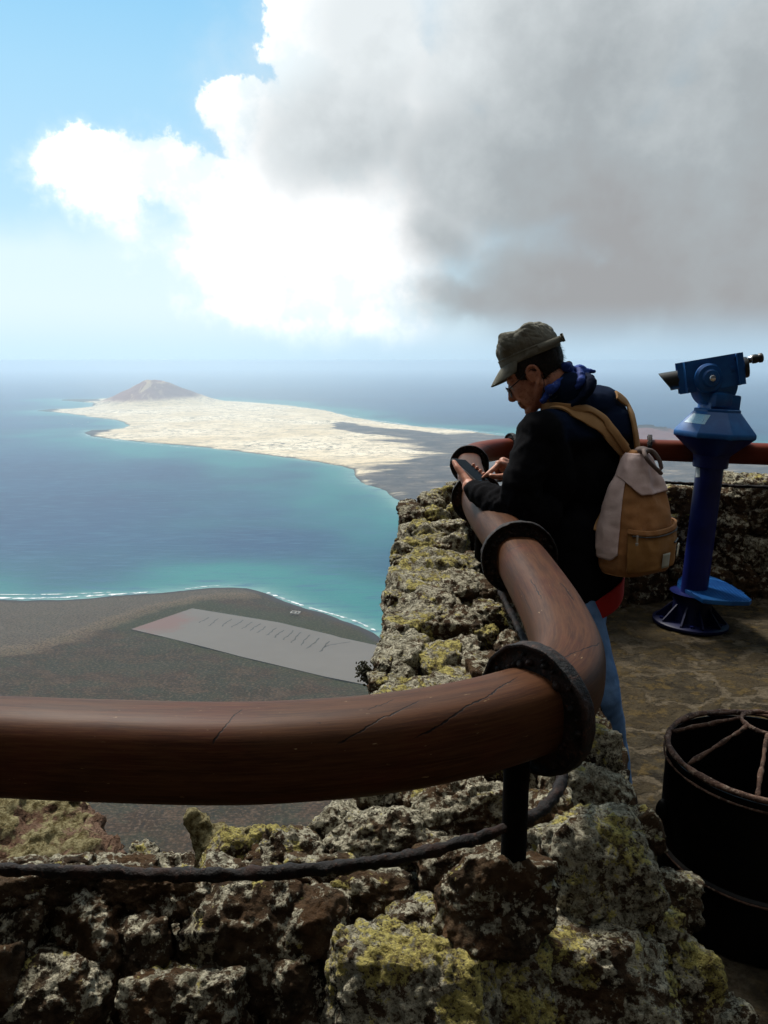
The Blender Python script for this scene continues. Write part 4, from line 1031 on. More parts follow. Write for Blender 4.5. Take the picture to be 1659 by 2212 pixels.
    br.inputs['Color1'].default_value = (.05, .22, .42, 1); br.inputs['Color2'].default_value = (.35, .6, .75, 1); br.inputs['Mortar'].default_value = (.42, .66, .78, 1)
    stick = m.out(m.mix(m.ss(m.noise(m.obj('UV'), 6, 4), .45, .6), br.outputs['Color'], (.28, .55, .72)), .3)
    hv = T0.children; hb = [o for o in T0.children if o.name.startswith('housing')][0]; bv = bvh_of(hb.data); bp = Vector(base)
    def decal(px4, name, mat, bvh, lift=.0015, n=8):
        G = np.zeros((n+1, n+1, 3)); c_ = [Vector(v) for v in px4]
        for i in range(n+1):
            for j in range(n+1):
                a = Vector(c_[0]).lerp(c_[1], i/n).lerp(Vector(c_[3]).lerp(c_[2], i/n), j/n); r = ray(a.x, a.y).normalized()
                h = bvh.ray_cast(CAM-bp, r, 20)
                if h[0] is None: return None
                G[i, j] = tuple(h[0]+bp+h[1]*lift)
        me = mesh_grid(name, G); uvl = me.uv_layers.new(name='UVMap')
        kk = np.empty(len(me.loops), dtype=np.int32); me.loops.foreach_get('vertex_index', kk)
        uvl.data.foreach_set('uv', np.stack([(kk//(n+1))/n, 1-(kk % (n+1))/n], -1).astype(np.float32).ravel())
        return link(name, me, mat, T0)
    decal([(1499, 893, 0), (1535, 897, 0), (1522, 917, 0), (1478, 912, 0)], 'information_sticker', stick, bv)
    m = NT('white_sticker'); bvc = bvh_of(col.data)
    decal([(1504, 1003, 0), (1512, 1003, 0), (1512, 1030, 0), (1503, 1031, 0)], 'white_sticker', m.out(m.mix(m.ss(m.noise(m.obj('UV'), 5, 2), .60, .66), (.62, .66, .66), (.05, .06, .08)), .4), bvc)
tele()

# ================================================================ rusty litter drum
def bin_():
    R0 = .275; zt = .49; c0 = PZ(1650, 1622, zt); c = Vector((c0.x, 2.03, 0)); b = empty('litter_bin', c)
    tag(b, 'rusty black steel drum litter bin with open spoked lid at the right edge', 'litter bin')
    m = NT('bin_black'); p = m.obj('Object'); n1 = m.noise(p, 12, 7, .7); n2 = m.noise(p, 60, 5, .7)
    cc = m.mix(m.ss(n1, .52, .72), (.0016, .0014, .0013), (.008, .0045, .0032)); cc = m.mix(m.ss(n2, .68, .76), cc, (.05, .028, .018))
    mb_ = m.out(cc, .55, spec=.25, normal=m.bump(n2, .4, .003))
    m = NT('bin_rust'); p = m.obj('Object'); n1 = m.noise(p, 26, 7, .7); n2 = m.noise(p, 80, 5, .7)
    cc = m.mix(m.ss(n1, .4, .6), (.055, .028, .019), (.17, .095, .065)); cc = m.mix(m.ss(n2, .52, .64), cc, (.27, .20, .15)); cc = m.mix(m.ss(n1, .60, .7), cc, (.012, .008, .006))
    mr = m.out(cc, .75, spec=.3, normal=m.bump(m.math('ADD', n1, n2), .9, .005))
    def wob(me, a=.0012, s=8):
        V = coords(me); set_coords(me, V+normals(me)*(fbm((V+5)*s, 3, 7)*a)[:, None]); return me
    mb = MB(); mb.lathe([(.0, .004), (R0-.012, .004), (R0-.004, .01), (R0-.004, .18), (R0+.004, .186), (R0+.004, .196), (R0-.004, .202), (R0-.004, .33), (R0-.006, zt-.012), (R0-.010, zt-.012), (R0-.012, .33), (R0-.012, .02), (0, .02)], c, None, 96)
    o = mb.put('drum', mb_, b, sharp=50)
    mb = MB(); mb.tube([c+Vector((math.cos(a)*(R0+.003), math.sin(a)*(R0+.003), .191)) for a in np.linspace(0, 2*math.pi, 96, endpoint=False)], .0045, 8, closed=True); me = mb.mesh('hoop'); link('hoop', wob(me, .002, 20), mr, b)
    mb = MB(); mb.tube([c+Vector((math.cos(a)*(R0-.007), math.sin(a)*(R0-.007), zt)) for a in np.linspace(0, 2*math.pi, 120, endpoint=False)], .0085, 12, closed=True); mb2 = mb.mesh('rim'); link('rim', wob(mb2, .005, 25), mr, b)
    mb = MB(); mb.tube([c+Vector((math.cos(a)*(R0+.0), math.sin(a)*(R0+.0), zt-.030)) for a in np.linspace(0, 2*math.pi, 96, endpoint=False)], .0035, 8, closed=True); link('hoop', wob(mb.mesh('hoop'), .003, 25), mr, b)
    hc = c+Vector((-.0, -.0, zt+.095)); r1 = .072
    mb = MB(); mb.tube([hc+Vector((math.cos(a)*r1, math.sin(a)*r1, 0)) for a in np.linspace(0, 2*math.pi, 60, endpoint=False)], .0065, 8, closed=True); link('hub_ring', wob(mb.mesh('hub_ring'), .005, 40), mr, b)
    for k in range(8):
        a = R(232)+2*math.pi*k/8+R(-38) ; u = Vector((math.cos(a), math.sin(a), 0))
        mb = MB(); A = hc+u*r1; B = c+u*(R0-.014)+Vector((0, 0, zt)); mb.tube([A.lerp(B, t) for t in np.linspace(0, 1, 16)], .0062, 8); link('spoke', wob(mb.mesh('spoke'), .005, 45), mr, b)
    a = R(178); u = Vector((math.cos(a), math.sin(a), 0)); q = c+u*(R0+.008)+Vector((0, 0, .30)); mb = MB(); mb.ell(q, (.02, .02, .04), None, 16, 10); mb.put('lug', mb_, b)
bin_()
# ================================================================ man with phone, backpack
def fabric(name, c1, c2, scale=900, rough=.9, bump=.25, extra=None, sheen=0, spec=.2):
    m = NT(name); p = m.obj('Object')
    n = m.noise(p, 14, 5, .6); w = m.noise(p, scale*.35, 3, .6)
    c = m.mix(m.ss(n, .35, .65), c1, c2)
    if extra: c = extra(m, p, c)
    return m.out(c, rough, spec=spec, sheen=sheen, normal=m.bump(m.math('ADD', w, m.math('MULTIPLY', n, 2)), bump, .004))
m = NT('skin'); p = m.obj('Object'); n = m.noise(p, 22, 5, .6)
c = m.mix(m.ss(n, .35, .65), (.36, .14, .08), (.50, .23, .145)); c = m.mix(m.ss(m.noise(p, 120, 3), .55, .7), c, (.27, .10, .06))
skin = m.out(c, .5, spec=.35, sss=.08, normal=m.bump(m.noise(p, 260, 3), .12, .001))

def wrinkle(me, amp, freq, seed, stretch=(1, 1, 1), mask=None):
    V = coords(me); q = V*np.array(stretch)*freq
    q = q+np.stack([fbm(q*.5+i*9, 2, seed+i) for i in range(3)], -1)*.8
    d = fbm(q, 3, seed, ridged=True)*amp
    if mask is not None: d = d*mask(V)
    set_coords(me, V+normals(me)*d[:, None]); return me
def falloff(V, c, r): return np.exp(-((V-np.array(c))**2).sum(1)/(r*r))

# joints
hipL = P(1226, 1258, 2.60); hipR = P(1262, 1250, 2.74); pelvis = P(1262, 1225, 2.68)
shL = P(1168, 938, 2.53); shR = P(1312, 915, 2.84); chest = P(1250, 960, 2.70); waist = P(1268, 1120, 2.70)
elL = P(1120, 1112, 2.46); wrL = P(1014, 1052, 2.66)
elR = P(1225, 1095, 2.98); wrR = P(1108, 1012, 2.84)
nkB = P(1236, 862, 2.70)
kneeL = P(1297, 1500, 2.50); ankL = PZ(1322, 1722, .07); ankL.y = 2.56; ankL = P(1334, 1715, 2.55)
kneeR = P(1258, 1460, 2.74); ankR = PZ(1272, 1668, .08)

# head frame
ear = P(1147, 806, 2.60)
pit, yaw = R(35), R(18)
fh = Vector((-math.cos(yaw), math.sin(yaw), 0)); up0 = Vector((0, 0, 1))
F = (fh*math.cos(pit)-up0*math.sin(pit)).normalized(); U = (up0*math.cos(pit)+fh*math.sin(pit)).normalized(); Lf = U.cross(F).normalized()
HS = 1.0
hc = ear-Lf*.078
def H(f, u, l=0): return hc+(F*f+U*u+Lf*l)*HS
MH = Matrix((F, Lf, U)).transposed()

def hand(mb, wrist, kn_dir, palm_n, fingers, thumb, palm=(.095, .082, .028)):
    """palm slab plus five separately posed fingers. fingers: list of joint lists (world)"""
    pass

person = None
def build_person():
    global person
    body = MB()
    # trunk and limbs (mostly under clothes)
    body.cap(pelvis, waist, .105, .095, 16); body.cap(waist, chest, .095, .11, 16); body.cap(shL, shR, .05, .05, 14)
    body.cap(chest, nkB, .09, .06, 16)
    body.cap(hipL, kneeL, .065, .05, 14); body.cap(kneeL, ankL, .045, .032, 14)
    body.cap(hipR, kneeR, .065, .05, 14); body.cap(kneeR, ankR, .045, .032, 14)
    for a, hd in ((ankL, Vector((-.6, .8, 0))), (ankR, Vector((-.6, .8, 0)))):
        body.cap(a+Vector((0, 0, -.03)), a+hd.normalized()*.12+Vector((0, 0, -.045)), .03, .022, 12)
    body.cap(shL, elL, .042, .036, 14); body.cap(elL, wrL, .034, .024, 14); body.cap(shR, elR, .042, .036, 14); body.cap(elR, wrR, .034, .023, 14)
    body.cap(pelvis, hipL, .08, .07); body.cap(pelvis, hipR, .08, .07)
    # neck and head
    body.cap(nkB+Vector((.0, 0, -.02)), H(-.035, -.055), .060, .056, 18)
    body.ell(H(-.012, .036), (.098, .075, .096), MH, 28, 18)
    body.ell(H(.040, -.030), (.058, .060, .086), MH, 24, 16)
    for s in (-1, 1):
        body.cap(H(-.004, -.050, .056*s), H(.066, -.098, .014*s), .020, .018, 12)      # jaw line
        body.ell(H(.066, -.030, .036*s), (.026, .024, .028), MH, 14, 10)                  # cheek
        body.cap(H(.084, .020, .012*s), H(.074, .022, .046*s), .011, .010, 10)            # brow
        body.ell(H(.074, .003, .032*s), (.014, .016, .012), MH, 12, 8)                     # lid
        # ear: shell, rim, lobe
        ec = (-.004, -.008)
        body.ell(H(ec[0]+.002, ec[1], .073*s), (.014, .010, .026), MH, 14, 10)
        rim = [(.012, -.022), (.016, -.002), (.014, .016), (.004, .028), (-.009, .028), (-.019, .018), (-.021, .002), (-.016, -.014), (-.008, -.026), (.002, -.033)]
        pts = [H(ec[0]+f, ec[1]+u, (.077+.012*(.6-abs(i-5)/9))*s) for i, (f, u) in enumerate(rim)]
        body.tube(catmull(pts, 3), .0052, 8)
        body.ell(H(ec[0]+.001, ec[1]-.033, .078*s), (.009, .006, .010), MH, 12, 8)
    body.cap(H(.090, .008), H(.112, -.030), .009, .012, 12); body.ell(H(.106, -.037), (.012, .015, .009), MH, 12, 8)   # nose
    body.ell(H(.088, -.058), (.014, .024, .012), MH, 14, 8); body.cap(H(.096, -.068, -.016), H(.096, -.068, .016), .006, .006, 8); body.cap(H(.094, -.077, -.013), H(.094, -.077, .013), .0062, .0062, 8)
    body.ell(H(.082, -.102), (.019, .024, .018), MH, 14, 10)
    # ---- left hand (palm up, carrying the phone)
    global PH
    pc = P(1016, 1017, 2.77)                                   # phone centre
    a_top = P(989, 1001, 2.80); b_bot = P(1041, 1033, 2.70)
    pl = (b_bot-a_top).normalized(); pl = (pl*1.0+Vector((.0, -.0, -.18))).normalized()
    wv = Vector((.30, .93, .13)); wv = (wv-pl*wv.dot(pl)).normalized(); pn = pl.cross(wv).normalized()
    if pn.z < 0: pn = -pn
    PH = (pc, pl, wv, pn)
    def Q(l, w, n_): return pc+pl*l+wv*w+pn*n_
    heel = wrL.lerp(Q(.05, -.03, -.03), .45)
    body.cap(wrL, heel, .026, .024, 14)
    body.cap(heel, Q(.012, -.018, -.030), .023, .017, 14); body.cap(heel, Q(.03, .012, -.032), .022, .017, 14); body.cap(heel, Q(.0, -.03, -.026), .020, .013, 14)
    # thumb along the near long edge
    tb = [heel.lerp(Q(.03, -.046, -.012), .55), Q(.020, -.050, -.010), Q(-.022, -.050, -.002), Q(-.050, -.045, .003)]
    for (a, b, r0, r1) in zip(tb, tb[1:], (.017, .0135, .0115), (.0135, .0118, .0090)): body.cap(a, b, r0, r1, 12)
    # four fingers under the phone, tips hooking over the far edge
    for k, (l0, ln) in enumerate(((-.022, 1.0), (-.001, 1.03), (.019, 1.0), (.038, .9))):
        kn = Q(l0+.008, -.016, -.026); j1 = Q(l0-.006, .020, -.024); j2 = Q(l0-.010, .043, -.014); tip = Q(l0-.012, .0445, .008*ln)
        for a, b, r0, r1 in ((kn, j1, .0098, .0088), (j1, j2, .0088, .0080), (j2, tip, .0080, .0068)): body.cap(a, b, r0, r1, 10)
    # ---- right hand: index pointing at the screen
    k0 = P(1078, 1003, 2.79); kc = P(1087, 997, 2.82); tip = Q(.055, .004, .012); tip = P(1042, 1033, 2.745)
    body.cap(wrR, k0, .024, .016, 14); body.cap(wrR, kc, .025, .017, 14); body.cap(wrR, P(1090, 1012, 2.80), .024, .018, 14)
    mid = P(1062, 1017, 2.755); m2 = P(1052, 1025, 2.745)
    body.cap(k0, mid, .0115, .0095, 12); body.cap(mid, m2, .0095, .0085, 12); body.cap(m2, tip, .0085, .0062, 12)
    for k, (dx, dy, dY) in enumerate(((4, 3, .03), (9, 7, .045), (14, 12, .055))):     # curled fingers behind
        a = P(1082+dx*.6, 1002+dy*.5, 2.80+dY); b = P(1068+dx, 1012+dy, 2.79+dY); c_ = P(1072+dx, 1023+dy*.7, 2.80+dY); e = P(1082+dx*.8, 1021+dy*.6, 2.81+dY)
        body.cap(a, b, .0105, .0095, 10); body.cap(b, c_, .0095, .0085, 10); body.cap(c_, e, .0085, .0075, 10)
    t = [P(1100, 1026, 2.77), P(1086, 1030, 2.745), P(1073, 1030, 2.735), P(1061, 1028, 2.735)]
    for a, b, r0, r1 in zip(t, t[1:], (.0165, .013, .0112), (.013, .0112, .0085)): body.cap(a, b, r0, r1, 12)
    me = remesh(body, .0036, 2, .45)
    V = coords(me); d = fbm(V*60, 3, 4)*.0006; set_coords(me, V+normals(me)*d[:, None])
    person = link('person', me, skin); foot = Vector((pelvis.x, pelvis.y, 0)); origin_to(person, foot)
    tag(person, 'man in cap, glasses and dark fleece leaning on the railing, head bowed, tapping a phone', 'person')

    def sub(mesh_or_mb, name, mat, parent=None, **kw):
        me = mesh_or_mb.mesh(name) if isinstance(mesh_or_mb, MB) else mesh_or_mb
        return link(name, me, mat, parent or person, **kw)
    # ---- fleece jacket
    j = MB()
    fw = Vector((-.7, .7, 0)).normalized(); rt = Vector((.7, .7, 0)).normalized()
    Mt = Matrix((rt, fw, Vector((0, 0, 1)))).transposed()
    j.ell(P(1240, 945, 2.69), (.175, .115, .135), Mt, 30, 20)
    j.ell(P(1252, 1030, 2.69), (.172, .128, .17), Mt, 30, 20)
    j.ell(P(1258, 1130, 2.69), (.168, .125, .17), Mt, 30, 20)
    j.ell(P(1266, 1210, 2.69), (.176, .135, .15), Mt, 30, 20)
    j.cap(P(1262, 1165, 2.66), P(1268, 1262, 2.66), .135, .125, 30)
    j.cap(P(1225, 1150, 2.60), P(1228, 1272, 2.58), .10, .095, 24); j.ell(P(1245, 1262, 2.62), (.125, .115, .085), Mt, 28, 16); j.cap(P(1250, 1268, 2.58), P(1300, 1240, 2.62), .062, .062, 20); j.cap(P(1300, 1240, 2.64), P(1318, 1228, 2.70), .062, .055, 20)
    j.cap(shL+Vector((.03, .03, .005)), shR+Vector((-.02, -.02, -.005)), .074, .070, 24)
    j.cap(P(1228, 895, 2.69), H(-.056, -.112), .088, .066, 24)                    # base of the neck
    j.ell(P(1285, 885, 2.74), (.145, .09, .085), Mt, 24, 16)                          # rounded upper back
    j.ell(P(1308, 950, 2.72), (.135, .10, .135), Mt, 24, 16); j.ell(P(1312, 1060, 2.72), (.13, .10, .17), Mt, 24, 16)
    j.cap(shL, P(1132, 1030, 2.47), .071, .064, 24); j.cap(P(1132, 1030, 2.47), elL, .064, .056, 24)
    j.cap(shL, P(1190, 1040, 2.56), .078, .085, 24)
    j.cap(elL, elL.lerp(wrL, .5), .054, .045, 24); j.cap(elL.lerp(wrL, .5), elL.lerp(wrL, .90), .045, .035, 20)
    j.cap(elL, P(1165, 1105, 2.52), .055, .075, 20)
    j.cap(shR, elR, .07, .058, 20); j.cap(elR, elR.lerp(wrR, .93), .054, .036, 20)
    me = remesh(j, .0085, 3, .5)
    sm = lambda V: .25+1.0*falloff(V, elL.lerp(wrL, .35), .13)+.8*falloff(V, elL, .10)+.5*falloff(V, waist, .2)+.3*falloff(V, shL, .12)
    wrinkle(me, .0125, 16, 5, (1, 1, 1), sm); wrinkle(me, .003, 40, 15, (1, 1, 1), sm)
    V = coords(me)
    yk = np.clip((V[:, 2]-(1.335+.02*fbm(V*5, 2, 3)))/.02, 0, 1)*np.clip((V@np.array(tuple(rt))-np.array(tuple(shL))@np.array(tuple(rt))-.0)/.04, 0, 1)
    m = NT('fleece'); p = m.obj('Object'); n = m.noise(p, 14, 5, .6)
    attr(me, 'yoke', yk)
    c = m.mix(m.at('yoke'), m.mix(n, (.003, .003, .004), (.0065, .0065, .008)), m.mix(n, (.004, .009, .026), (.007, .014, .036)))
    fl_ = m.out(c, .95, spec=.06, normal=m.bump(m.noise(p, 350, 3), .3, .002))
    jk = sub(me, 'jacket', fl_)
    jb = bvh_of(jk.data); off = Vector(person.location)
    # collar: rolled band round the neck
    def rollring(cen, ax_, r1, r2, rad, seed, n=60, sag=0):
        M = orient(ax_, F); pts = []
        for k in range(n):
            a = 2*math.pi*k/n; pts.append(cen+M@Vector((math.cos(a)*r1, math.sin(a)*r2, sag*math.cos(a))))
        mb = MB(); mb.tube(pts, [rad*(1+.25*math.sin(3.1*k/n*6.28+seed)) for k in range(n)], 14, closed=True); return mb
    na = (H(-.035, -.045)-(nkB+Vector((0, 0, -.02)))).normalized()
    nb = nkB+Vector((0, 0, -.02))
    c1_ = H(-.062, -.118)
    me = remesh(rollring(c1_-na*.01, na, .074, .078, .017, 1), .005, 2); wrinkle(me, .003, 30, 3)
    navy = fabric('navy_collar', (.003, .006, .018), (.006, .011, .03), spec=.06); sub(me, 'collar', navy)
    # bandana tied at the nape
    cc = H(-.060, -.080)
    ba = MB(); ba.bm = rollring(cc-na*.012, na, .064, .068, .012, 2, sag=.006).bm
    nape = P(1243, 806, 2.70)
    ba.cap(H(-.10, -.045, .02), nape, .016, .018, 14); ba.ell(P(1250, 800, 2.69), (.026, .02, .018), None, 14, 10); ba.ell(P(1256, 808, 2.68), (.024, .02, .02), None, 14, 10)
    ba.cap(P(1255, 802, 2.69), P(1285, 802, 2.68), .012, .005, 10); ba.cap(P(1254, 806, 2.69), P(1272, 812, 2.67), .013, .006, 10)
    ba.cap(P(1188, 842, 2.585), P(1236, 812, 2.63), .017, .015, 12); ba.cap(P(1173, 866, 2.585), P(1190, 840, 2.60), .009, .014, 12)
    me = remesh(ba, .0045, 2); wrinkle(me, .0045, 38, 8)
    def paisley(m, p, c):
        v = m.voro(p, 75); return m.mix(m.math('MULTIPLY', m.ss(m.math('ABSOLUTE', m.math('SUBTRACT', v, .30)), .05, .02), m.ss(m.noise(p, 30, 2), .55, .62)), c, (.35, .42, .6))
    ban = fabric('bandana_blue', (.010, .028, .15), (.020, .055, .28), extra=paisley, rough=.7); sub(me, 'bandana', ban)
    # small dark clip at the nape
    mb = MB(); mb.ell(P(1226, 793, 2.68), (.017, .012, .022), Matrix.Rotation(R(25), 3, 'Y'), 16, 10); m = NT('navy_clip'); sub(mb, 'neck_clip', m.out((.006, .008, .02), .8))
    # glasses cord
    mb = MB(); pts = [H(.100, -.012, .044), H(.085, -.045, .060), P(1128, 868, 2.60), P(1146, 871, 2.585), P(1166, 862, 2.575)]
    m = NT('black_cord'); bc = m.out((.004,)*3, .6)
    # ---- hair
    hb = MB(); hb.ell(H(-.020, .034), (.099, .079, .096), MH, 32, 22)
    me = remesh(hb, .004, 1); V = coords(me)-np.array(tuple(hc)); f_, u_, l_ = V@np.array(tuple(F)), V@np.array(tuple(U)), V@np.array(tuple(Lf))
    low = -.055+np.clip((f_+.02)*.9, -.02, .2)+fbm(V*90, 2, 5)*.004
    keep = (u_ > low) & (f_ < .052+.004*fbm(V*90, 2, 3)) & ~((np.hypot(f_+.004, (u_+.008)*.8) < .026) & (np.abs(l_) > .05))
    bm = bmesh.new(); bm.from_mesh(me); bm.verts.ensure_lookup_table(); bmesh.ops.delete(bm, geom=[v for i, v in enumerate(bm.verts) if not keep[i]], context='VERTS'); bm.to_mesh(me); bm.free()
    V = coords(me); q = V@np.array(MH); N_ = normals(me)
    strands = fbm(q*np.array([140, 320, 60]), 3, 9)
    set_coords(me, V+N_*(strands*.0028+.0022)[:, None])
    m = NT('hair'); p = m.obj('Object'); hn = m.noise(m.sc(p, (1, 1, .35)), 260, 4, .7)
    hm = m.out(m.mix(m.ss(hn, .45, .7), (.004, .0028, .0022), (.035, .024, .018)), .55, spec=.3, normal=m.bump(hn, .8, .003))
    hr = sub(me, 'hair', hm); sd_ = hr.modifiers.new('t', 'SOLIDIFY'); sd_.thickness = .004; sd_.offset = -1
    mb = MB(); rs = random.Random(4); V = coords(me)+0; off_np = np.array(tuple(off)); N_ = normals(me)
    for i in rs.sample(range(len(V)), min(2600, len(V))):
        a = Vector(V[i])+off; n_ = Vector(N_[i]); dn_ = (-U*.8-F*.35+Vector((rs.uniform(-.3, .3), rs.uniform(-.3, .3), rs.uniform(-.3, .3)))).normalized()
        b = a+(n_*.25+dn_)*rs.uniform(.008, .016); s_ = n_.cross(dn_).normalized()*.0007
        v = [mb.bm.verts.new(x) for x in (a-s_, a+s_, b)]; mb.bm.faces.new(v)
    ho = sub(mb, 'hair_strand', hm, hr); ho['kind'] = 'stuff'; ho.data.transform(Matrix.Translation(off-Vector(person.location)))
    # moustache / stubble
    mb = MB()
    for i in range(160):
        l = rs.uniform(-.027, .027); a = H(.098-.25*abs(l)+rs.uniform(-.002, .004), -.052-.25*abs(l), l); b = a-U*rs.uniform(.006, .012)*1.0+F*.004+Lf*l*.1; s_ = Lf*.0009; v = [mb.bm.verts.new(x) for x in (a-s_, a+s_, b)]; mb.bm.faces.new(v)
    mo = sub(mb, 'moustache', hm)
    # eyes
    m = NT('eye'); em = m.out((.5, .48, .45), .2)
    for s in (-1, 1):
        mb = MB(); mb.ell(H(.079, -.001, .031*s), (.011, .011, .010), MH, 16, 10); sub(mb, 'eye', em)
    # glasses
    m = NT('glasses_frame'); gf_ = m.out((.006,)*3, .3); m = NT('glass_lens'); gl_ = m.out((.85, .9, .95), .03, spec=.5, alpha=.35)
    g = MB()
    for s in (-1, 1):
        cen = (.104, -.010, .032*s); pts = [H(cen[0]-.012*abs(math.cos(a))*(1 if math.cos(a)*s > 0 else 0), cen[1]+.0165*math.sin(a), cen[2]+.0235*math.cos(a)) for a in np.linspace(0, 2*math.pi, 32, endpoint=False)]
        g.tube(pts, .0023, 8, closed=True)
        g.tube([H(.094, -.002, .056*s), H(.07, .000, .070*s), H(.02, .006, .0775*s), H(-.005, .010, .079*s), H(-.024, -.006, .078*s)], .0022, 8)
    g.tube([H(.104, -.006, -.009), H(.109, -.003, 0), H(.104, -.006, .009)], .0023, 8)
    gg = sub(g, 'glasses', gf_)
    for s in (-1, 1):
        l = MB(); l.lathe([(0, -.0006), (.0225, -.0006), (.0225, .0006), (0, .0006)], H(.102, -.010, .032*s), orient(F, Lf), 28, 1, .7); sub(l, 'lens', gl_, gg)
    cd = MB(); cd.tube(catmull([H(-.024, -.008, .078), H(-.02, -.05, .084), H(.02, -.098, .078), H(.0, -.112, .074), H(-.03, -.112, .074)], 8), .0013, 6); sub(cd, 'cord', bc, gg)
    # ---- cap
    tl = R(-12); Fc = (F*math.cos(tl)-U*math.sin(tl)).normalized(); Uc = (U*math.cos(tl)+F*math.sin(tl)).normalized()
    # band front sits at photo (1077,797)
    bf = P(1078, 797, 2.66); k_ = S(1, 2.66, 770)
    Lc = Uc.cross(Fc).normalized(); cz = Vector((0, 0, 0))
    # pixel profile -> local metres (b = back from the band front, h = height)
    prof_b = .150*1.0
    Lb = .212; cen = bf-Fc*(Lb/2)
    cen = cen+Lc*((hc-cen).dot(Lc))
    def K(b, h, l): return cen+Fc*(Lb/2-b)+Uc*h+Lc*l
    n = 96; rows = []
    def ringp(h, b0, b1, hw, tilt=0, hb=None):
        r = []
        for k in range(n):
            a = 2*math.pi*k/n; t = (1-math.cos(a))/2; b = b0+(b1-b0)*t
            hh = h+(hb-h)*t if hb is not None else h
            r.append(K(b, hh, math.sin(a)*hw*(1-.06*math.cos(a))))
        return r
    rows.append(ringp(-.004, .004, Lb-.004, .080, hb=-.004)); rows.append(ringp(-.002, 0, Lb, .084, hb=-.002)); rows.append(ringp(.020, .001, Lb-.001, .0845, hb=.018))
    rows.append(ringp(.024, .004, Lb-.004, .082, hb=.020)); rows.append(ringp(.040, .004, Lb-.002, .085, hb=.026)); rows.append(ringp(.056, .008, Lb-.005, .087, hb=.040))
    rows.append(ringp(.070, .016, Lb-.010, .086, hb=.058)); rows.append(ringp(.079, .026, Lb-.018, .081, hb=.076)); rows.append(ringp(.085, .036, Lb-.026, .074, hb=.086))
    rows.append(ringp(.094, .060, Lb-.036, .058, hb=.092)); rows.append(ringp(.098, .085, Lb-.055, .036, hb=.094)); rows.append(ringp(.097, .105, Lb-.080, .014, hb=.096)); rows.append(ringp(.0965, .118, Lb-.093, .002, hb=.0965))
    G = np.array([[tuple(v) for v in r] for r in rows])
    me = mesh_grid('cap', G, closed_v=True)
    o = bpy.data.objects.new('t', me); COL.objects.link(o); md = o.modifiers.new('s', 'SUBSURF'); md.levels = 3; dg = bpy.context.evaluated_depsgraph_get(); dg.update(); me2 = bpy.data.meshes.new_from_object(o.evaluated_get(dg)); bpy.data.objects.remove(o)
    V = coords(me2); lc = V-np.array(tuple(cen)); hh = lc@np.array(tuple(Uc)); bb = Lb/2-lc@np.array(tuple(Fc)); ll = lc@np.array(tuple(Lc))
    mk = np.clip((hh-.026)/.02, 0, 1)
    q = np.stack([bb, ll, hh*.7+bb*.4], -1)
    d = fbm(q*17, 3, 6)*.0085*mk+fbm(q*48, 2, 7, ridged=True)*.0028*mk
    d -= .016*mk*np.exp(-((bb-.035-hh*.25)/.020)**2)*np.clip(np.abs(ll)/.05, 0, 1)             # slump behind the peak
    d -= .010*np.exp(-((bb-.135)/.022)**2-((hh-.095)/.02)**2)                                     # dent in the top
    d -= .0030*np.exp(-((hh-.0225+bb*.01)/.0022)**2)                                               # stitched groove over the band
    seam_h = .080+.012*np.clip(bb/.2, 0, 1); d -= .003*np.exp(-((hh-seam_h)/.0025)**2)
    set_coords(me2, V+normals(me2)*d[:, None])
    def capx(m, p, c): return m.mix(m.ss(m.noise(p, 50, 4), .5, .7), c, (.18, .175, .15))
    cf = fabric('cap_olive', (.105, .102, .080), (.165, .160, .130), extra=capx, rough=.9, bump=.3, spec=.15)
    cp = sub(me2, 'cap', cf); s_ = cp.modifiers.new('t', 'SOLIDIFY'); s_.thickness = .003; s_.offset = -1
    # peak
    G = []; 
    for i in range(13):
        t = i/12; r = []
        for k in range(33):
            a = (k/32-.5)*2; an = a*1.28
            root = K(.0+(1-math.cos(an))*Lb/2*.92+.004, .002, math.sin(an)*.082)
            ext = .074*(1-.36*a*a-.35*abs(a)**5)
            v = root+Fc*(ext*t*.80)-Uc*(ext*t*.56+t*t*.006)-Uc*(.010*a*a*t*1.6)
            r.append(tuple(v))
        G.append(r)
    me = mesh_grid('peak', np.array(G)); pk = sub(me, 'peak', cf, cp); s_ = pk.modifiers.new('t', 'SOLIDIFY'); s_.thickness = .005; s_.offset = 0; b_ = pk.modifiers.new('b', 'BEVEL'); b_.width = .0015; b_.segments = 2
    # strap with buckle at the back, eyelets
    G = []
    for i in range(17):
        t = i/16; b = .150+.076*t; l = .078*math.cos(t*1.35)*1.06+.006; hgt = .010+.004*t
        G.append([tuple(K(b, hgt-.011, l)), tuple(K(b, hgt+.011, l))])
    me = mesh_grid('strap', np.array(G)); st = sub(me, 'strap', cf, cp); s_ = st.modifiers.new('t', 'SOLIDIFY'); s_.thickness = .004
    mb = MB(); mb.box(K(.229, .015, .024), (.005, .020, .024), Matrix((Fc, Lc, Uc)).transposed(), bev=.002); sub(mb, 'buckle', cf, cp)
    for b, h in ((.088, .060),):
        q = K(b, h, .3); mb = MB(); h_ = bvh_of(me2).ray_cast(q-Vector(person.location), -Lc)
        if h_[0] is not None: qq = h_[0]+Vector(person.location); mb.lathe([(.0026, 0), (.0042, .001), (.0026, .0022)], qq, orient(h_[1]), 16); m = NT('eyelet'); sub(mb, 'eyelet', m.out((.01, .01, .01), .4), cp)
    # ---- red shirt tail, jeans, shoes
    G = []
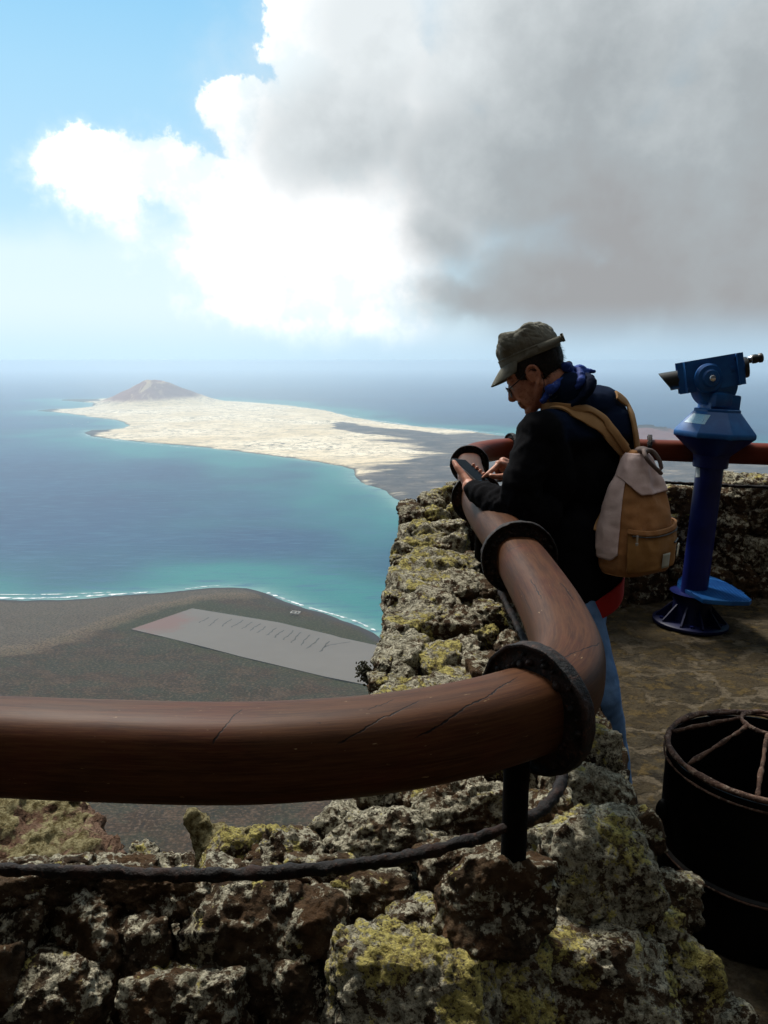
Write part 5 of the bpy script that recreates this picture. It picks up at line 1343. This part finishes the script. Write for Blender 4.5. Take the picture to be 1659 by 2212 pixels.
    for i in range(10):
        t = i/9; r = []
        for k in range(72):
            a = 2*math.pi*k/72
            cpt = P(1270, 1303, 2.64); v = cpt+Mt@Vector((math.cos(a)*(.130+.006*math.sin(a*5)), math.sin(a)*(.118+.005*math.cos(a*4)), 0))
            zt_ = .05; zb = -.030+.006*math.sin(a*5+1)
            v.z = cpt.z+zt_+(zb-zt_)*t+(v.x-cpt.x)*.62
            r.append(tuple(v))
        G.append(r)
    me = mesh_grid('shirt_tail', np.array(G), closed_v=True)
    m = NT('red_cotton'); sr = sub(me, 'shirt_tail', m.out(m.mix(m.noise(m.obj('Object'), 20, 4), (.40, .006, .006), (.55, .012, .010)), .8)); s_ = sr.modifiers.new('t', 'SOLIDIFY'); s_.thickness = .004
    jn = MB(); jn.ell(pelvis.lerp(hipL.lerp(hipR, .5), .5), (.140, .115, .105), Mt, 28, 18)
    jn.cap(hipL, kneeL, .094, .070, 26); jn.cap(kneeL, ankL+Vector((0, 0, .02)), .068, .052, 26); jn.cap(hipR, kneeR, .092, .066, 26); jn.cap(kneeR, ankR+Vector((0, 0, .03)), .062, .055, 26)
    me = remesh(jn, .008, 3); wrinkle(me, .006, 13, 9, (1, 1, .8), lambda V: .35+.9*falloff(V, kneeL, .15)+.9*falloff(V, ankL+Vector((0, 0, .08)), .12))
    def denim(m, p, c):
        return m.mix(m.math('MULTIPLY', m.ss(m.noise(m.sc(p, (1, 1, .35)), 9, 5, .6), .46, .64), .7), c, (.17, .30, .52))
    sub(me, 'jeans', fabric('denim', (.10, .20, .40), (.17, .31, .56), extra=denim, rough=.85, bump=.35))
    m = NT('shoe_black'); sm_ = m.out((.004, .004, .005), .5)
    for a in (ankL, ankR):
        s_ = MB(); d_ = Vector((-.45, .9, 0)).normalized(); o_ = Vector((a.x, a.y, 0))
        s_.cap(a+Vector((0, 0, .02)), o_+Vector((0, 0, .06)), .048, .046, 20); s_.cap(o_-d_*.035+Vector((0, 0, .042)), o_+d_*.16+Vector((0, 0, .038)), .042, .040, 20); s_.ell(o_+d_*.06+Vector((0, 0, .016)), (.15, .046, .016), Matrix((d_, Vector((0, 0, 1)).cross(d_), Vector((0, 0, 1)))).transposed(), 24, 10)
        me = remesh(s_, .006, 2); V = coords(me); V[:, 2] = np.maximum(V[:, 2], .003); set_coords(me, V); sub(me, 'shoe', sm_)
    return jk
jacket = build_person()

# ---- phone (held, so a thing of its own)
def phone():
    c, l, w, n_ = PH; e = empty('phone', c); tag(e, 'black smartphone in a grey case, held in the man\'s left hand', 'phone')
    M = Matrix((l, w, n_)).transposed()
    m = NT('phone_case'); cs = m.out((.16, .17, .17), .35); m = NT('phone_screen'); sc = m.out((.002, .0023, .0028), .3, spec=.03)
    m = NT('phone_edge'); eg = m.out((.02, .02, .022), .3)
    mb = MB(); mb.box(c-n_*.001, (.150, .074, .009), M, bev=.0035); mb.put('case', cs, e, sharp=50)
    mb = MB(); mb.box(c+n_*.0032, (.146, .070, .003), M, bev=.0012); mb.put('bezel', eg, e, sharp=50)
    mb = MB(); mb.box(c+n_*.0051, (.138, .066, .001), M); mb.put('screen', sc, e, smooth=False)
    for dx, ln in ((-.03, .022), (-.002, .014)):
        mb = MB(); mb.box(c+l*dx-w*.0378+n_*.0005, (ln, .0016, .003), M, bev=.0006); m = NT('chrome'); mb.put('side_button', m.out((.5, .5, .5), .25, metal=1), e)
phone()

# ---- backpack
def backpack():
    jb = bvh_of(jacket.data); off = Vector(person.location)
    base = P(1370, 1235, 2.52); e = empty('backpack', base)
    tag(e, 'tan and pale pink canvas backpack on the man\'s back', 'backpack')
    def grime(m, p, c): return m.mix(m.math('MULTIPLY', m.ss(m.noise(p, 7, 5, .6), .45, .65), .5), c, (.17, .085, .03))
    tanm = fabric('tan_canvas', (.32, .140, .050), (.41, .195, .078), extra=grime, rough=.8, bump=.3)
    dkm = fabric('tan_canvas_dark', (.28, .135, .042), (.36, .18, .060), rough=.8, bump=.3)
    pale = fabric('pale_canvas', (.62, .45, .42), (.74, .57, .53), rough=.75, bump=.3)
    strm = fabric('strap_webbing', (.40, .225, .095), (.47, .27, .12), rough=.75, bump=.35)
    nb = Vector((.60, -.80, 0)).normalized()      # outward from the back
    wd = Vector((.80, .60, 0)).normalized()       # across, left to right as seen
    top = P(1364, 970, 2.60); bot = P(1358, 1226, 2.54); up = (top-bot)
    # sections: t, width, depth, shift out, shift across
    secs = [(0.0, .29, .19, -.01, 0), (.06, .315, .215, -.01, 0), (.2, .33, .23, -.01, 0), (.36, .315, .215, -.008, 0), (.52, .285, .185, -.006, 0), (.68, .24, .145, -.006, 0), (.82, .18, .105, -.006, -.002), (.93, .12, .075, -.006, -.004), (1.0, .055, .04, -.004, -.005)]
    def section(t, grow=0):
        ts = [s[0] for s in secs]; w, d, so, sa = [float(np.interp(t, ts, [s[i] for s in secs])) for i in (1, 2, 3, 4)]
        return w*.90+grow*2, d*.80+grow*2, so, sa
    def pt(t, a, grow=0, ex=2.9):
        w, d, so, sa = section(min(max(t, 0), 1), grow); ca, sa_ = math.cos(a), math.sin(a)
        x = abs(ca)**(2/ex)*math.copysign(1, ca)*w/2; y = abs(sa_)**(2/ex)*math.copysign(1, sa_)*d/2
        return bot+up*t+wd*(x+sa)+nb*(y+so+.03)
    def shell(a0, a1, t0f, t1f, grow, nt=40, na=90, closed=False, seed=3, amp=.010):
        G = np.zeros((nt+1, na+(0 if closed else 1), 3))
        for i in range(nt+1):
            for j in range(G.shape[1]):
                a = a0+(a1-a0)*j/na; t0 = t0f(a) if callable(t0f) else t0f; t1 = t1f(a) if callable(t1f) else t1f
                G[i, j] = tuple(pt(t0+(t1-t0)*i/nt, a, grow))
        me = mesh_grid('s', G, closed_v=closed)
        V = coords(me); q = V*7.5; q[:, 2] *= .55
        dd = fbm(q, 3, seed)*amp*1.6-np.abs(fbm(V*np.array([13, 13, 5]), 2, seed+4))*amp*1.5-np.clip(fbm(V*np.array([9, 9, 22]), 2, seed+6), 0, 1)*amp*.9
        c_ = np.array(tuple(bot)); ax_ = np.array(tuple(up.normalized())); rel = V-c_; rel = rel-(rel@ax_)[:, None]*ax_; rel /= (np.linalg.norm(rel, axis=1)[:, None]+1e-6)
        set_coords(me, V+rel*dd[:, None]); return me
    # body closed at the bottom by rounded sections
    me = shell(0, 2*math.pi, 0, 1, 0, 60, 120, True)
    bm = bmesh.new(); bm.from_mesh(me); bm.verts.ensure_lookup_table()
    for ring in ([bm.verts[i] for i in range(120)][::-1], [bm.verts[len(bm.verts)-120+i] for i in range(120)]):
        f = bm.faces.new(ring); r = bmesh.ops.inset_region(bm, faces=[f], thickness=.03 if ring[0].index > 60 or True else .01, depth=.018)
    bmesh.ops.recalc_face_normals(bm, faces=bm.faces); bm.to_mesh(me); bm.free()
    body = link('body', me, tanm, e)
    pi = math.pi
    def solid(o, th, off_=1): s_ = o.modifiers.new('t', 'SOLIDIFY'); s_.thickness = th; s_.offset = off_
    # pale flap over the top (outer face a=+pi/2; left side a=pi)
    def flap_low(a):
        d1 = (a-pi/2)
        v = .685-.035*math.cos(d1*1.2)+(.10*max(0, d1-.35)) - .05*max(0, d1-.9)
        return v
    me = shell(-.35, pi+.5, flap_low, .975, .0045, 30, 90, seed=3); fl_ = link('flap', me, pale, e); solid(fl_, .003)
    # pale side panel down the left
    def side_hi(a): return .74
    def side_lo(a): return .02
    G_a0, G_a1 = pi-.28, pi+.8
    me = shell(G_a0, G_a1, lambda a: .13+.24*max(0, (pi-.05-a))*1.0, .82, .0030, 40, 30, seed=3); sp = link('side_panel', me, pale, e); solid(sp, .0025)
    # bottom front pocket
    def pk_hi(a): return .375-.015*math.cos((a-pi/2)*3)
    me = shell(.25, pi*.80, .045, pk_hi, .016, 24, 60, seed=9, amp=.008); pk = link('pocket', me, dkm, e); solid(pk, .012, -1)
    me = shell(.22, pi*.81, lambda a: pk_hi(a)-.022, lambda a: pk_hi(a)+.018, .020, 5, 60, seed=9, amp=.008); ov = link('pocket_flap', me, tanm, pk); solid(ov, .010, -1)
    def bandz(a0, a1, tf, wdt, name, mat, par, grow=.020, seed=9):
        me = shell(a0, a1, lambda a: tf(a)-wdt, lambda a: tf(a)+wdt, grow, 2, 40, seed=seed, amp=.008); o = link(name, me, mat, par); solid(o, .002); return o
    m = NT('zip_dark'); z = m.out(m.mix(m.ss(m.voro(m.obj('Object'), 500), .3, .5), (.02, .017, .014), (.09, .08, .07)), .5)
    bandz(.35, pi*.76, lambda a: pk_hi(a)-.034, .005, 'zip', z, pk, .0185)
    bandz(.42, 1.25, lambda a: .245, .008, 'zip', z, pk, .0175)
    tabm = fabric('reflective_tab', (.36, .36, .30), (.44, .44, .37), rough=.5)
    def tab(a, t, w=.018, h=.05):
        G = [[tuple(pt(t+h*i/6*1.0, a+w*5*(j/3-.5), .0225)) for j in range(4)] for i in range(7)]
        me = mesh_grid('tab', np.array(G)); o = link('tab', me, tabm, pk); solid(o, .0015)
    tab(1.52, .06, .022, .12); tab(.50, .075, .020, .12)
    # zip puller
    q = pt(pk_hi(2.25)-.045, 2.25, .026); mb = MB(); mb.box(q, (.007, .003, .022), Matrix.Rotation(.3, 3, 'Z'), bev=.001); mb.box(q+Vector((0, 0, -.018)), (.009, .004, .010), None, bev=.002); m = NT('puller'); mb.put('zip_puller', m.out((.5, .5, .5), .3, metal=1), pk)
    # loop and knot at the top
    m = NT('brown_loop'); lp = m.out((.13, .095, .085), .8); tp = pt(.985, pi/2, .0)
    mb = MB()
    for s in (-1, 1):
        pts = catmull([tp+Vector((-.012*s, -.01, .004)), tp+wd*.020*s+nb*.022+Vector((0, 0, .006)), tp+wd*.030*s+nb*.045+Vector((0, 0, -.020)), tp+wd*.034+nb*.055+Vector((0, 0, -.058+.01*s))], 6)
        for a_, b_ in zip(pts, pts[1:]): mb.cap(a_, b_, .0075, .0075, 8)
    mb.ell(tp+Vector((0, 0, .004)), (.026, .022, .016), None, 16, 10)
    me = remesh(mb, .003, 2); link('top_loop', me, lp, e)
    # straps laid on the jacket
    def strap(px, width, name, lift=.006, th=.007, mat=strm, Yd=None, flare=None):
        c_ = catmull([Vector((x, y, 0)) for x, y in px], 14); pts = []; last = None
        for v in c_:
            r = ray(v.x, v.y).normalized(); h = jb.ray_cast(CAM-off, r, 20)
            if h[0] is not None: q = h[0]+off; last = ((q-CAM).length, h[1])
            else: continue
            pts.append((q, last[1]))
        for _ in range(10):
            pts = [pts[0]]+[((pts[i-1][0]+pts[i][0]*2+pts[i+1][0])/4, (pts[i-1][1]+pts[i][1]*2+pts[i+1][1]).normalized()) for i in range(1, len(pts)-1)]+[pts[-1]]
        G = []
        for i, (q, nn) in enumerate(pts):
            t = (pts[min(i+1, len(pts)-1)][0]-pts[max(i-1, 0)][0]).normalized(); s_ = nn.cross(t).normalized(); f = i/(len(pts)-1)
            w = width if flare is None else width*float(np.interp(f, [0, .5, 1], flare))
            row = []
            for j in range(9):
                u = j/4-1; p_ = q+nn*(lift+.003*(1-u*u))+s_*w/2*u
                if abs(u) < .75: pass
                row.append(tuple(p_))
            G.append(row)
        me = mesh_grid(name, np.array(G)); o = link(name, me, mat, e); solid(o, th, 0)
        b_ = o.modifiers.new('b', 'BEVEL'); b_.width = .002; b_.segments = 2; b_.limit_method = 'ANGLE'
        return o
    strap([(1152, 889), (1160, 885), (1180, 880), (1215, 884), (1250, 897), (1285, 915), (1318, 940), (1345, 972)], .050, 'shoulder_strap', lift=.008)
    strap([(1158, 874), (1190, 872), (1225, 876), (1262, 888), (1300, 910), (1330, 945), (1355, 985)], .026, 'shoulder_strap', lift=.017, mat=strm)
    strap([(1326, 856), (1340, 866), (1353, 880), (1362, 910), (1368, 945), (1371, 978)], .034, 'shoulder_strap', lift=.010)
    mb = MB(); a_ = pt(.62, pi+.35, .004)
    strap([(1342, 975), (1338, 1010), (1325, 1055), (1305, 1100), (1286, 1150)], .030, 'lower_strap', lift=.012)
backpack()
